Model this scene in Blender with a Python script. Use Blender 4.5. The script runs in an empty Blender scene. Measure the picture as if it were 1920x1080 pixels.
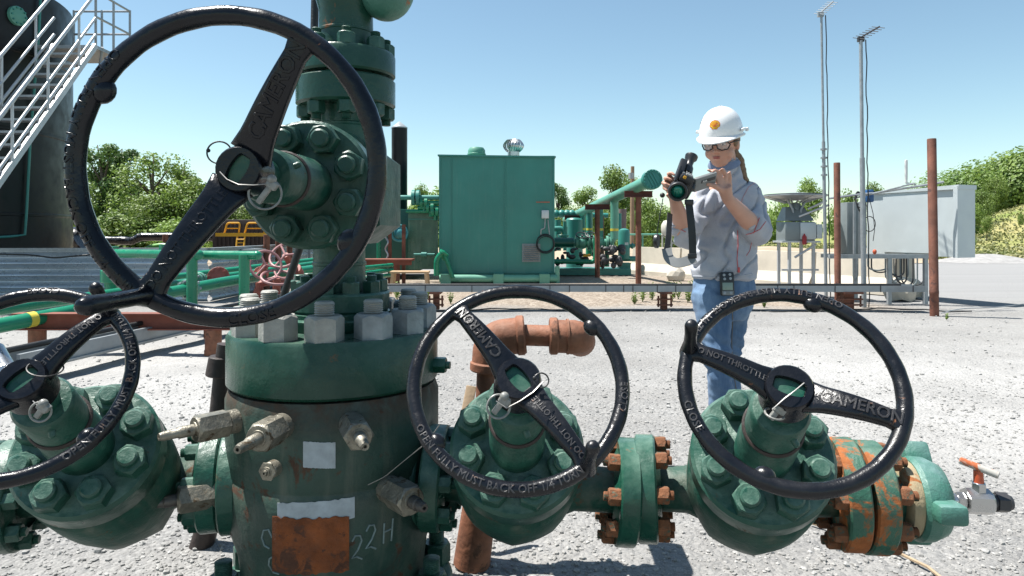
import bpy, bmesh, math, random
from math import sin, cos, pi, radians as R
from mathutils import Vector as V, Matrix, noise
from mathutils.bvhtree import BVHTree
rnd = random.Random(7)
sc = bpy.context.scene
col = sc.collection
# ---------------------------------------------------------------- camera, sky, sun, exposure
F = 1280.0                       # focal length in pixels of the 1920 wide photograph
CAMZ = 1.12
cd = bpy.data.cameras.new('camera'); cam = bpy.data.objects.new('camera', cd); col.objects.link(cam)
cam.location = (0, 0, CAMZ); cam.rotation_euler = (R(90), 0, 0)
cd.sensor_width = 36; cd.lens = 24.0
cd.shift_y = -105/1920.0
cd.clip_start = .05; cd.clip_end = 2000
sc.camera = cam
w = bpy.data.worlds.new('World'); sc.world = w; w.use_nodes = True
nt = w.node_tree; bg = nt.nodes['Background']
sky = nt.nodes.new('ShaderNodeTexSky'); sky.sky_type = 'NISHITA'; sky.sun_disc = False
SUN_EL = 67.0; SUN_AZ = -76.0    # azimuth clockwise from +Y
sky.sun_elevation = R(SUN_EL); sky.sun_rotation = R(SUN_AZ)
sky.altitude = 300; sky.air_density = 1.0; sky.dust_density = .4; sky.ozone_density = 1.6
hsv = nt.nodes.new('ShaderNodeHueSaturation'); hsv.inputs['Saturation'].default_value = 1.0
mxs = nt.nodes.new('ShaderNodeMix'); mxs.data_type = 'RGBA'; mxs.blend_type = 'MULTIPLY'; mxs.inputs[0].default_value = 1; mxs.inputs[7].default_value = (1.05, 1.11, .98, 1)
nt.links.new(sky.outputs[0], hsv.inputs['Color']); nt.links.new(hsv.outputs[0], mxs.inputs[6]); nt.links.new(mxs.outputs[2], bg.inputs[0]); bg.inputs[1].default_value = .076
sd = bpy.data.lights.new('sun', 'SUN'); so = bpy.data.objects.new('sun', sd); col.objects.link(so)
sdir = V((sin(R(SUN_AZ))*cos(R(SUN_EL)), cos(R(SUN_AZ))*cos(R(SUN_EL)), sin(R(SUN_EL))))
so.rotation_euler = sdir.to_track_quat('Z', 'Y').to_euler(); so.location = sdir*30
sd.energy = 4.7; sd.angle = R(.53); sd.color = (1, .965, .91)
sc.view_settings.view_transform = 'Standard'; sc.view_settings.look = 'None'
sc.view_settings.exposure = 1.12; sc.view_settings.gamma = 1
sc.render.resolution_x = 1024; sc.render.resolution_y = 576

# ---------------------------------------------------------------- helpers
def P(px, py, Y): return V(((px-960)/F*Y, Y, CAMZ-(py-435)/F*Y))
def G(px, py): 
    Y = CAMZ*F/(py-435.); return P(px, py, Y)      # a point on the flat ground
def frame(o, z, x=None):
    z = V(z).normalized()
    x = V(x) if x is not None else (V((1,0,0)) if abs(z.x) < .9 else V((0,1,0)))
    x = (x - z*x.dot(z)).normalized(); y = z.cross(x)
    m = Matrix((x, y, z)).transposed().to_4x4(); m.translation = V(o); return m
def T(x, y, z): return Matrix.Translation((x, y, z))
def RZ(a): return Matrix.Rotation(a, 4, 'Z')
def hexverts(r, z, n=6, a=0): return [V((r*cos(a+2*pi*i/n), r*sin(a+2*pi*i/n), z)) for i in range(n)]

class MB:
    def __init__(s, M=None): s.v = []; s.f = []; s.M = M or Matrix()
    def add(s, vs, fs, M=None):
        m = s.M @ M if M is not None else s.M; o = len(s.v)
        s.v.extend([m @ V(p) for p in vs]); s.f.extend([tuple(i+o for i in f) for f in fs]); return s
    def lathe(s, prof, n=32, M=None, a0=0., a1=2*pi, ph=0.):
        full = abs(a1-a0-2*pi) < 1e-6; k = n if full else n+1
        vs = []; fs = []; ring = []
        for r, z in prof:
            if r < 1e-6: ring.append([len(vs)]); vs.append(V((0, 0, z)))
            else:
                ring.append(list(range(len(vs), len(vs)+k)))
                vs += [V((r*cos(ph+a0+(a1-a0)*i/n), r*sin(ph+a0+(a1-a0)*i/n), z)) for i in range(k)]
        for a, b in zip(ring[:-1], ring[1:]):
            for i in range(n):
                j = (i+1) % k
                if len(a) == 1 and len(b) == 1: continue
                if len(a) == 1: fs.append((a[0], b[j], b[i]))
                elif len(b) == 1: fs.append((a[i], a[j], b[0]))
                else: fs.append((a[i], a[j], b[j], b[i]))
        return s.add(vs, fs, M)
    def cyl(s, p0, p1, r0, r1=None, n=16, ch=0.):
        r1 = r0 if r1 is None else r1; p0 = V(p0); p1 = V(p1); L = (p1-p0).length
        if L < 1e-6: return s
        pr = [(0, 0), (r0-ch, 0), (r0, ch), (r1, L-ch), (r1-ch, L), (0, L)] if ch else [(0, 0), (r0, 0), (r1, L), (0, L)]
        return s.lathe(pr, n, frame(p0, p1-p0))
    def box(s, c, size, M=None, bev=0.):
        bm = bmesh.new(); bmesh.ops.create_cube(bm, size=1)
        for q in bm.verts: q.co = V((q.co.x*size[0]+c[0], q.co.y*size[1]+c[1], q.co.z*size[2]+c[2]))
        if bev: bmesh.ops.bevel(bm, geom=bm.edges[:], offset=bev, segments=2, profile=.5, affect='EDGES')
        bm.verts.index_update(); vs = [q.co.copy() for q in bm.verts]; fs = [tuple(q.index for q in f.verts) for f in bm.faces]
        bm.free(); return s.add(vs, fs, M)
    def beam(s, p0, p1, w, h, up=(0, 0, 1), bev=0.):
        p0 = V(p0); p1 = V(p1); d = p1-p0; z = d.normalized(); y = (V(up)-z*V(up).dot(z)).normalized(); x = y.cross(z)
        m = Matrix((x, y, z)).transposed().to_4x4(); m.translation = (p0+p1)/2
        return s.box((0, 0, 0), (w, h, d.length), m, bev)
    def ibeam(s, p0, p1, w, h, t=.012, up=(0, 0, 1)):
        p0 = V(p0); p1 = V(p1); u = V(up)
        s.beam(p0+u*(h/2-t/2), p1+u*(h/2-t/2), w, t, up); s.beam(p0-u*(h/2-t/2), p1-u*(h/2-t/2), w, t, up)
        return s.beam(p0, p1, t, h-2*t-.001, up)
    def tube(s, pts, r, n=10, closed=False, M=None, sx=1.):
        pts = [V(p) for p in pts]; N = len(pts); vs = []; fs = []
        rr = r if isinstance(r, (list, tuple)) else [r]*N
        up = None
        for i, p in enumerate(pts):
            a = pts[i-1] if (i > 0 or closed) else p; b = pts[(i+1) % N] if (i < N-1 or closed) else p
            t = (b-a).normalized()
            if up is None: up = V((0, 0, 1)) if abs(t.z) < .9 else V((1, 0, 0))
            up = (up-t*up.dot(t)).normalized(); q = t.cross(up)
            vs += [p + up*(rr[i]*cos(2*pi*k/n)) + q*(rr[i]*sx*sin(2*pi*k/n)) for k in range(n)]
        for i in range(N if closed else N-1):
            j = (i+1) % N
            fs += [(i*n+k, i*n+(k+1) % n, j*n+(k+1) % n, j*n+k) for k in range(n)]
        if not closed:
            vs += [pts[0], pts[-1]]; c0 = len(vs)-2
            fs += [(c0, (k+1) % n, k) for k in range(n)] + [(c0+1, (N-1)*n+k, (N-1)*n+(k+1) % n) for k in range(n)]
        return s.add(vs, fs, M)
    def rings(s, rings, M=None, cap=True):
        n = len(rings[0]); vs = [V(p) for r in rings for p in r]; fs = []
        for i in range(len(rings)-1): fs += [(i*n+k, i*n+(k+1) % n, (i+1)*n+(k+1) % n, (i+1)*n+k) for k in range(n)]
        if cap: fs += [tuple(reversed(range(n))), tuple(range((len(rings)-1)*n, len(rings)*n))]
        return s.add(vs, fs, M)
    def prism(s, poly, z0, z1, M=None):
        return s.rings([[V((x, y, z0)) for x, y in poly], [V((x, y, z1)) for x, y in poly]], M)
    def ball(s, c, rad, M=None, n=16, m=10):
        rad = (rad,)*3 if isinstance(rad, (int, float)) else rad
        mm = T(*c) @ Matrix.Diagonal((*rad, 1)); mm = M @ mm if M is not None else mm
        return s.lathe([(sin(pi*i/m), -cos(pi*i/m)) if 0 < i < m else (0, -cos(pi*i/m)) for i in range(m+1)], n, mm)
    def nut(s, M, af, h):
        r = af/math.sqrt(3); c_ = min(.14*h, af*.11); z1 = h-c_; vs = hexverts(r, 0)+[V((r*(1 if i % 2 == 0 else .866)*cos(pi*i/6), r*(1 if i % 2 == 0 else .866)*sin(pi*i/6), z1 if i % 2 == 0 else h-c_*.25)) for i in range(12)]
        vs += hexverts(af*.5*.97, h, 12); fs = [tuple(reversed(range(6)))]
        for i in range(6):
            a, b = i, (i+1) % 6; fs.append((a, b, 6+(2*b) % 12, 6+(2*a+1) % 12, 6+2*a))
        fs += [(6+i, 6+(i+1) % 12, 18+(i+1) % 12, 18+i) for i in range(12)] + [tuple(range(18, 30))]
        return s.add(vs, fs, M)
    def stud(s, M, r, h, threads=True):
        if threads:
            pr = [(r*.9, 0)]; z = 0; st = r*.22
            while z+st < h-.002: pr += [(r, z+st*.5), (r*.88, z+st)]; z += st
            pr += [(r, z+.001), (r*.82, h), (0, h)]
        else: pr = [(r, 0), (r, h-r*.2), (r*.8, h), (0, h)]
        return s.lathe(pr, 18, M)
    def flange(s, M, r, t, hole=0., ch=.004, n=40):
        return s.lathe([(0, 0), (r-ch, 0), (r, ch), (r, t-ch), (r-ch, t), (0, t)], n, M)
    def build(s, name, m, parent=None, matrix=None, sharp=38, loc=None):
        me = bpy.data.meshes.new(name); me.from_pydata([tuple(q) for q in s.v], [], s.f); me.update()
        return link(name, me, m, parent, matrix, sharp)
def link(name, me, m, parent=None, matrix=None, sharp=38):
    if sharp: me.shade_smooth(); me.set_sharp_from_angle(angle=R(sharp))
    if m is not None: me.materials.append(m)
    o = bpy.data.objects.new(name, me); col.objects.link(o)
    if parent is not None: o.parent = parent
    if matrix is not None: o.matrix_local = matrix
    return o
def tag(o, label=None, cat=None, group=None, kind=None):
    if label: o['label'] = label
    if cat: o['category'] = cat
    if group: o['group'] = group
    if kind: o['kind'] = kind
    return o
def thing(name, label, cat, loc=(0, 0, 0), group=None, M=None):
    o = bpy.data.objects.new(name, None); col.objects.link(o); o.empty_display_size = .1
    if M is not None: o.matrix_world = M
    else: o.location = loc
    return tag(o, label, cat, group)
def inst(src, name, parent, matrix=None, m=None):
    o = bpy.data.objects.new(name, src.data); col.objects.link(o); o.parent = parent
    if matrix is not None: o.matrix_local = matrix
    return o
def copy_tree(o, parent=None, M=None, label=None):
    c = o.copy(); col.objects.link(c)
    if parent is not None: c.parent = parent
    if M is not None: c.matrix_basis = M
    if label: c['label'] = label
    for ch in [k for k in bpy.data.objects if k.parent == o]: copy_tree(ch, c)
    return c
def rounded(pts, rad, seg=6):
    pts = [V(p) for p in pts]; out = [pts[0]]
    for a, b, c in zip(pts[:-2], pts[1:-1], pts[2:]):
        u = (a-b); v_ = (c-b); r = min(rad, u.length*.49, v_.length*.49); p = b+u.normalized()*r; q = b+v_.normalized()*r
        for i in range(seg+1):
            t = i/seg; out.append(p*(1-t)**2+b*2*t*(1-t)+q*t*t)
    out.append(pts[-1]); return out
def text_geo(txt, size, depth):
    cu = bpy.data.curves.new('t', 'FONT'); cu.body = txt; cu.size = size; cu.extrude = depth; cu.align_x = 'CENTER'; cu.align_y = 'CENTER'
    cu.resolution_u = 2; cu.offset = 0; cu.bevel_depth = size*.02; cu.bevel_resolution = 0
    o = bpy.data.objects.new('t', cu); col.objects.link(o); dg = bpy.context.evaluated_depsgraph_get(); dg.update()
    me = bpy.data.meshes.new_from_object(o.evaluated_get(dg))
    vs = [v.co.copy() for v in me.vertices]; fs = [tuple(p.vertices) for p in me.polygons]
    bpy.data.objects.remove(o); bpy.data.meshes.remove(me); bpy.data.curves.remove(cu); return vs, fs
def remesh(mb, name, voxel, smooth=6, disp=None, deci=0):
    me = bpy.data.meshes.new(name); me.from_pydata([tuple(q) for q in mb.v], [], mb.f); me.update()
    o = bpy.data.objects.new(name, me); col.objects.link(o)
    m = o.modifiers.new('r', 'REMESH'); m.mode = 'VOXEL'; m.voxel_size = voxel
    if smooth: q = o.modifiers.new('s', 'SMOOTH'); q.factor = .5; q.iterations = smooth
    dg = bpy.context.evaluated_depsgraph_get(); dg.update()
    m2 = bpy.data.meshes.new_from_object(o.evaluated_get(dg)); bpy.data.objects.remove(o); bpy.data.meshes.remove(me)
    if disp:
        ns = [v.normal.copy() for v in m2.vertices]
        for v, n in zip(m2.vertices, ns): v.co += n*disp(v.co, n)
    m2.name = name; m2.update(); return m2

# ---------------------------------------------------------------- materials
def N(nt, t, **k):
    n = nt.nodes.new(t)
    for a, b in k.items():
        if a in ('operation', 'blend_type', 'data_type', 'noise_dimensions', 'feature', 'distance', 'wave_type', 'bands_direction', 'interpolation_type', 'clamp'): setattr(n, a, b)
        else: n.inputs[a].default_value = b
    return n
def mixc(nt, f, a, b, bt='MIX'):
    n = nt.nodes.new('ShaderNodeMix'); n.data_type = 'RGBA'; n.blend_type = bt
    for i, x in ((0, f), (6, a), (7, b)):
        if isinstance(x, bpy.types.NodeSocket): nt.links.new(x, n.inputs[i])
        else: n.inputs[i].default_value = x if i == 0 else (*x[:3], 1)
    return n.outputs[2]
def ramp(nt, f, stops):
    n = nt.nodes.new('ShaderNodeValToRGB'); nt.links.new(f, n.inputs[0]); e = n.color_ramp.elements
    while len(e) < len(stops): e.new(.5)
    for q, (p, c) in zip(e, stops):
        q.position = p; q.color = (*c, 1) if isinstance(c, tuple) else (c, c, c, 1)
    return n.outputs[0]
def nz(nt, co, scale, detail=4, rough=.55, dist=0.):
    n = N(nt, 'ShaderNodeTexNoise', Scale=scale, Detail=detail, Roughness=rough, Distortion=dist); nt.links.new(co, n.inputs['Vector']); return n.outputs[0]
KA = .78
def mat(name, base, rough=.5, metal=0., var=.12, vs=6., rust=0., rustcol=(.30, .09, .025), rs=5., dust_toplight=0., dust_toplight_col=(.42, .38, .32), bump=.15, bs=60., streak=0., coat=0., island=0., spec=.5, band=None):
    base = tuple(x*KA for x in base); rustcol = tuple(x*KA for x in rustcol); dust_toplight_col = tuple(x*KA for x in dust_toplight_col)
    m = bpy.data.materials.new(name); m.use_nodes = True; nt = m.node_tree; b = nt.nodes['Principled BSDF']
    tc = nt.nodes.new('ShaderNodeTexCoord'); co = tc.outputs['Object']
    dk = tuple(c*(1-var) for c in base); lt = tuple(min(1, c*(1+var)) for c in base)
    n1 = nz(nt, co, vs, 6, .6); c = mixc(nt, ramp(nt, n1, [(.3, 0.), (.7, 1.)]), dk, lt)
    if island:
        g = nt.nodes.new('ShaderNodeNewGeometry'); c = mixc(nt, g.outputs['Random Per Island'], c, tuple(x*(1-island) for x in base))
    rsock = None
    if streak:
        mp = nt.nodes.new('ShaderNodeMapping'); mp.inputs['Scale'].default_value = (1, 1, .12); nt.links.new(co, mp.inputs[0])
        s = ramp(nt, nz(nt, mp.outputs[0], 14, 5, .6), [(.52, 0.), (.75, streak)]); c = mixc(nt, s, c, dust_toplight_col)
    if dust_toplight:
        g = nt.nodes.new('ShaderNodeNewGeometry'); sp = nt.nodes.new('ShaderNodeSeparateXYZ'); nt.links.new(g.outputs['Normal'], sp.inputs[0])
        mr = N(nt, 'ShaderNodeMapRange'); nt.links.new(sp.outputs[2], mr.inputs[0]); mr.inputs[1].default_value = -.1; mr.inputs[2].default_value = 1; mr.inputs[3].default_value = .06; mr.inputs[4].default_value = 1.2  # up-facing faces go paler: real dust, and on greens painted sunlight too
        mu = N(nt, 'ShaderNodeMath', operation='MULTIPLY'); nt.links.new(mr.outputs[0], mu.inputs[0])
        nt.links.new(ramp(nt, nz(nt, co, vs*1.7, 8, .65), [(.38, 0.), (.72, dust_toplight)]), mu.inputs[1]); c = mixc(nt, mu.outputs[0], c, dust_toplight_col)
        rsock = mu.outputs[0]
    if rust:
        th = .72-.42*rust; bnd = None
        msk = ramp(nt, nz(nt, co, rs, 10, .68, .6), [(th-.025, 0.), (th+.025, 1.)])
        if band:
            s3 = nt.nodes.new('ShaderNodeSeparateXYZ'); nt.links.new(co, s3.inputs[0]); mb_ = N(nt, 'ShaderNodeMapRange'); nt.links.new(s3.outputs[2], mb_.inputs[0]); mb_.inputs[1].default_value = band[0]; mb_.inputs[2].default_value = band[1]
            m4 = N(nt, 'ShaderNodeMath', operation='MULTIPLY'); nt.links.new(mb_.outputs[0], m4.inputs[0]); nt.links.new(ramp(nt, nz(nt, co, 11, 9, .7, .5), [(.36, 0.), (.55, 1.)]), m4.inputs[1])
            m5 = N(nt, 'ShaderNodeMath', operation='MAXIMUM'); nt.links.new(msk, m5.inputs[0]); nt.links.new(m4.outputs[0], m5.inputs[1]); msk = m5.outputs[0]
        rc = mixc(nt, nz(nt, co, 45, 5), tuple(x*.45 for x in rustcol), tuple(min(1, x*1.5) for x in rustcol)); c = mixc(nt, msk, c, rc); rsock = msk
    nt.links.new(c, b.inputs['Base Color'])
    rr = ramp(nt, nz(nt, co, vs*3, 5), [(.3, max(0., rough-.1)), (.7, min(1., rough+.12))])
    if rsock is not None: rr = mixc(nt, rsock, rr, (.85, .85, .85))
    nt.links.new(rr, b.inputs['Roughness']); b.inputs['Metallic'].default_value = metal; b.inputs['Specular IOR Level'].default_value = spec
    if coat: b.inputs['Coat Weight'].default_value = coat; b.inputs['Coat Roughness'].default_value = .15
    if bump:
        bp = N(nt, 'ShaderNodeBump', Strength=bump, Distance=.01); nt.links.new(nz(nt, co, bs, 6, .6), bp.inputs['Height']); nt.links.new(bp.outputs[0], b.inputs['Normal'])
    return m
M = {}
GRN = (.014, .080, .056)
M['green'] = mat('green_paint', GRN, .36, var=.35, rust=.14, rs=8, dust_toplight=.9, dust_toplight_col=(.26, .37, .30), bump=.5, bs=30, spec=.4, rustcol=(.16, .07, .03))  # pale green mix paints sunlit tops along with some dust, sides stay dark
M['green_shaded'] = mat('shaded_green_flange_paint', (.007, .052, .034), .28, var=.3, vs=3, rust=.13, rs=9, rustcol=(.2, .08, .03), dust_toplight=.6, dust_toplight_col=(.22, .33, .26), bump=.2, bs=35, spec=.34)  # darker copy of the flange green, shade painted into its colour
M['vbody'] = mat('dusty_green_casting', GRN, .5, var=.35, vs=5, rust=.16, rs=9, rustcol=(.14, .07, .035), dust_toplight=.7, dust_toplight_col=(.17, .17, .135), bump=.6, bs=28, spec=.35, streak=.75)
M['green_clean'] = mat('green_flange_paint', (.010, .075, .048), .26, var=.3, rust=.10, rs=7, dust_toplight=.7, dust_toplight_col=(.22, .34, .27), bump=.2, bs=35, spec=.38, rustcol=(.2, .08, .03))
M['green_rusty'] = mat('green_paint_flaking_rust', (.03, .125, .08), .5, var=.25, rust=.50, rs=9, rustcol=(.38, .12, .03), dust_toplight=.6, dust_toplight_col=(.25, .34, .28), bump=.4, bs=60)
M['green_light'] = mat('green_paint_faded', (.055, .19, .14), .45, var=.2, rust=.13, rs=12, rustcol=(.4, .13, .04), dust_toplight=.65, dust_toplight_col=(.30, .42, .42), bump=.35, bs=70)
M['casing'] = mat('casing_paint_worn', (.026, .066, .052), .46, var=.35, vs=4, rust=.24, rs=8, rustcol=(.085, .048, .03), dust_toplight=.8, dust_toplight_col=(.24, .235, .19), bump=.35, bs=40, streak=.38, spec=.35, band=(.60, .69))
M['rusty_edge'] = mat('rusted_green_nut', (.05, .10, .07), .7, var=.35, vs=30, rust=.72, rs=26, rustcol=(.24, .095, .04), dust_toplight=.35, dust_toplight_col=(.28, .22, .15), bump=.5, bs=90)
M['black'] = mat('black_handwheel_paint', (.0045, .006, .010), .23, var=.4, rust=.035, rs=22, rustcol=(.25, .10, .05), dust_toplight=.03, dust_toplight_col=(.2, .19, .18), bump=.20, bs=40, spec=.33)
M['black_worn'] = mat('black_handwheel_paint_chipped', (.0065, .0075, .011), .25, var=.4, rust=.10, rs=26, rustcol=(.28, .11, .05), dust_toplight=.08, dust_toplight_col=(.2, .19, .18), bump=.25, bs=40, spec=.38)
M['letters'] = mat('worn_raised_letters', (.05, .048, .05), .35, var=.5, rust=.22, rs=30, rustcol=(.28, .15, .1), bump=.2)
M['galv_nut'] = mat('weathered_grey_nut', (.40, .40, .37), .6, metal=.25, var=.2, vs=20, dust_toplight=.5, dust_toplight_col=(.42, .39, .34), rust=.05, rs=30, rustcol=(.30, .2, .12), bump=.3, bs=120)
M['blue_nut'] = mat('chalky_blue_grey_nut', (.30, .335, .35), .6, metal=.2, var=.3, vs=14, dust_toplight=.4, dust_toplight_col=(.38, .30, .22), rust=.06, rs=22, rustcol=(.3, .2, .14), bump=.3, bs=120)
M['steel'] = mat('tarnished_steel', (.27, .25, .20), .42, metal=.55, var=.4, vs=22, rust=.3, rs=26, rustcol=(.12, .085, .05), dust_toplight=.3, dust_toplight_col=(.33, .32, .29), bump=.35, bs=90)
M['steel_dark'] = mat('dirty_dark_steel', (.12, .11, .10), .5, metal=.5, var=.4, vs=20, rust=.15, rs=20, rustcol=(.12, .07, .04), bump=.3, bs=90)
M['bright'] = mat('bright_stainless', (.62, .62, .62), .25, metal=.9, var=.1, bump=.05)
M['alu'] = mat('aluminium', (.60, .62, .64), .42, metal=.35, var=.08, bump=.05)
M['galv'] = mat('galvanised_steel', (.38, .41, .43), .45, metal=.4, var=.15, vs=12, bump=.05)
M['rustpipe'] = mat('rusty_pipe', (.19, .070, .042), .75, var=.45, vs=5, rust=.3, rs=7, rustcol=(.10, .045, .035), dust_toplight=.3, dust_toplight_col=(.32, .16, .10), bump=.4, bs=50)
M['rustpipe_light'] = mat('orange_brown_rust_pipe', (.27, .105, .055), .75, var=.45, vs=12, rust=.32, rs=12, rustcol=(.13, .06, .035), dust_toplight=.45, dust_toplight_col=(.45, .24, .15), bump=.3, bs=50)
M['rustbeam'] = mat('red_oxide_beam', (.23, .062, .036), .7, var=.3, vs=3, dust_toplight=.3, dust_toplight_col=(.3, .17, .12), bump=.2)
M['darkpipe'] = mat('dark_brown_pipe', (.035, .022, .018), .6, var=.4, vs=8, bump=.3)
M['rubber'] = mat('black_rubber', (.018, .019, .02), .5, var=.3, bump=.25, bs=80)
M['tape'] = mat('pale_tape', (.40, .46, .50), .5, var=.18, vs=30, dust_toplight=.4, dust_toplight_col=(.3, .3, .28), bump=.15)
M['rustpatch'] = mat('rust_patch', (.22, .060, .014), .85, var=.5, vs=16, rust=.35, rs=22, rustcol=(.10, .035, .015), bump=.6, bs=110)
M['chalk'] = mat('white_marker', (.20, .27, .27), .8, var=.3, vs=60, bump=.0)
M['wire'] = mat('seal_wire', (.45, .44, .42), .4, metal=.7, bump=0)
M['sealplastic'] = mat('clear_grey_seal_plastic', (.26, .26, .24), .35, var=.3, vs=80, bump=.2)
M['bgreen'] = mat('green_equipment_paint', (.036, .245, .205), .38, var=.08, vs=1.2, dust_toplight=.10, dust_toplight_col=(.3, .4, .35), bump=.03, bs=5)
M['shed'] = mat('green_shed_paint', (.036, .245, .205), .38, var=.14, vs=.9, dust_toplight=.10, dust_toplight_col=(.3, .4, .35), bump=.06, bs=3, streak=.10)
M['bgreen_sat'] = mat('bright_green_pipe_paint', (.012, .235, .125), .3, var=.15, vs=3, bump=.05)
M['bgreen_pale'] = mat('pale_green_paint', (.13, .36, .26), .45, var=.15, vs=2, bump=.05)
M['header'] = mat('header_pipe_paint', (.12, .36, .27), .4, var=.1, vs=2, bump=.03)
M['tank'] = mat('black_tank_coating', (.004, .0045, .006), .38, var=.3, vs=1.5, spec=.3, dust_toplight=.03, dust_toplight_col=(.05, .05, .06), bump=.05, bs=6, streak=.0)
M['yellow'] = mat('yellow_rail_paint', (.75, .38, .02), .5, bump=0)
M['orange'] = mat('orange_red_paint', (.62, .11, .04), .5, bump=.1)
M['redvalve'] = mat('faded_red_valve_paint', (.33, .085, .06), .55, var=.3, vs=20, dust_toplight=.3, dust_toplight_col=(.45, .3, .28), bump=.2)
M['pinkwheel'] = mat('faded_maroon_wheel_paint', (.36, .17, .17), .5, var=.2, bump=.1)
M['wood'] = mat('pale_lumber', (.62, .42, .24), .7, var=.15, vs=10, bump=.1)
M['stake'] = mat('weathered_wood_stake', (.42, .31, .20), .8, var=.25, vs=14, bump=.3, bs=40)
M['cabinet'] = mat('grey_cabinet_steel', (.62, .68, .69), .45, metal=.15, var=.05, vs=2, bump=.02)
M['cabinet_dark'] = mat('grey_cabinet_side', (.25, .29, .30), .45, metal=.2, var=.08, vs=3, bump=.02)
M['concrete'] = mat('cream_concrete', (.66, .60, .50), .85, var=.12, vs=2.5, dust_toplight=.3, dust_toplight_col=(.4, .36, .3), bump=.15, bs=20)
M['tray'] = mat('cable_tray_grey', (.33, .36, .38), .45, metal=.3, var=.12, vs=6, bump=.03)
M['corr'] = mat('galvanised_corrugated_wall', (.55, .62, .68), .30, metal=.45, var=.12, vs=3, bump=.03)
M['darkgrey'] = mat('dark_grey', (.05, .05, .055), .5, bump=.1)
M['brownwall'] = mat('dark_brown_container', (.045, .03, .027), .6, var=.2, vs=2, bump=.05)
M['blackwrap'] = mat('black_plastic_wrap', (.02, .02, .024), .25, var=.4, vs=6, bump=1.0, bs=5)
M['white'] = mat('white_paint', (.78, .78, .76), .4, var=.04, bump=0)
M['yellowband'] = mat('yellow_band', (.75, .62, .08), .5, bump=0)
M['blue'] = mat('blue_plastic', (.03, .12, .30), .5, bump=0)
M['red'] = mat('red_paint', (.42, .03, .03), .4, bump=0)
M['creamtank'] = mat('cream_tank_paint', (.62, .58, .50), .5, var=.05, bump=0)
M['bark'] = mat('bark', (.13, .10, .075), .9, var=.3, vs=8, bump=.5, bs=20)
def translucent(b, nt, c, amt):
    tr = nt.nodes.new('ShaderNodeBsdfTranslucent'); nt.links.new(c, tr.inputs[0]); ms = nt.nodes.new('ShaderNodeMixShader'); ms.inputs[0].default_value = amt
    nt.links.new(b.outputs[0], ms.inputs[1]); nt.links.new(tr.outputs[0], ms.inputs[2]); nt.links.new(ms.outputs[0], nt.nodes['Material Output'].inputs[0])
def leafmat(name, c1, c2, sc_=.5):
    c1 = tuple(x*KA for x in c1); c2 = tuple(x*KA for x in c2)
    m = bpy.data.materials.new(name); m.use_nodes = True; nt = m.node_tree; b = nt.nodes['Principled BSDF']
    tc = nt.nodes.new('ShaderNodeTexCoord'); oi = nt.nodes.new('ShaderNodeObjectInfo'); g = nt.nodes.new('ShaderNodeNewGeometry')
    a = mixc(nt, ramp(nt, nz(nt, tc.outputs['Object'], sc_, 3), [(.35, 0.), (.65, 1.)]), c1, c2)
    a = mixc(nt, g.outputs['Random Per Island'], a, tuple(x*.6 for x in c1)); hs = nt.nodes.new('ShaderNodeHueSaturation'); nt.links.new(a, hs.inputs['Color'])
    mr = N(nt, 'ShaderNodeMapRange'); nt.links.new(oi.outputs['Random'], mr.inputs[0]); mr.inputs[3].default_value = .8; mr.inputs[4].default_value = 1.2; nt.links.new(mr.outputs[0], hs.inputs['Value'])
    nt.links.new(hs.outputs[0], b.inputs['Base Color']); b.inputs['Roughness'].default_value = .55; translucent(b, nt, hs.outputs[0], .35); return m
M['leaf'] = leafmat('leaf_green', (.24, .38, .08), (.37, .50, .11))
M['leaf_dark'] = leafmat('leaf_dark_green', (.16, .29, .085), (.24, .38, .10))
M['leaf_bright'] = leafmat('leaf_yellow_green', (.22, .35, .065), (.33, .44, .09))
# ---------------------------------------------------------------- wellhead: casing head, tree, three gate valves
CX, CY = -.521, 2.015
well = thing('wellhead', 'large dark green wellhead in the foreground with four black handwheels and bolted gate valves', 'wellhead', (CX, CY, 0))
WI = T(-CX, -CY, 0)            # world coordinates -> wellhead frame
def W(name, mb, m, parent=None, **k):   # a part given in world coordinates
    mb.v = [q - V((CX, CY, 0)) for q in mb.v]; return mb.build(name, m, parent or well, **k)
def WM(mw): return WI @ mw
C0 = T(CX, CY, 0)
# casing head
mb = MB(); mb.lathe([(0, .02), (.25, .02), (.262, .17), (.268, .22), (.292, .30), (.299, .38), (.3005, .447), (.297, .452), (.297, .458), (.3005, .463), (.302, .55), (.302, .655), (.296, .672), (.292, .684), (0, .684)], 96, C0)
casing = W('casing_head', mb, M['casing'], sharp=50)
mb = MB(); mb.lathe([(0, 0), (.34, 0), (.345, .01), (.345, .09), (.338, .10), (0, .10)], 72, C0); bf = W('base_flange', mb, M['green'])
nb = MB(); nb.nut(Matrix(), .075, .06); nutL = None
sb = MB(); sb.stud(T(0, 0, .06), .024, .04)
for k in range(10):
    a = 2*pi*k/10+.35; mw = C0 @ T(.305*cos(a), .305*sin(a), .10)
    if k == 0:
        n0 = nb.build('nut', M['green'], bf, mw and WM(mw)); s0 = sb.build('stud', M['green'], bf, WM(mw))
    else: inst(n0, 'nut', bf, WM(mw)); inst(s0, 'stud', bf, WM(mw))
mb = MB(); mb.lathe([(0, .69), (.292, .69), (.3, .698), (.3, .828), (.293, .838), (.12, .838), (.12, .845), (0, .845)], 96, C0); tf = W('top_flange', mb, M['green_shaded'])
big = MB(); big.nut(Matrix(), .088, .066); bs_ = MB(); bs_.stud(T(0, 0, .066), .0265, .036)
n0 = s0 = nb0 = None
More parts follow.
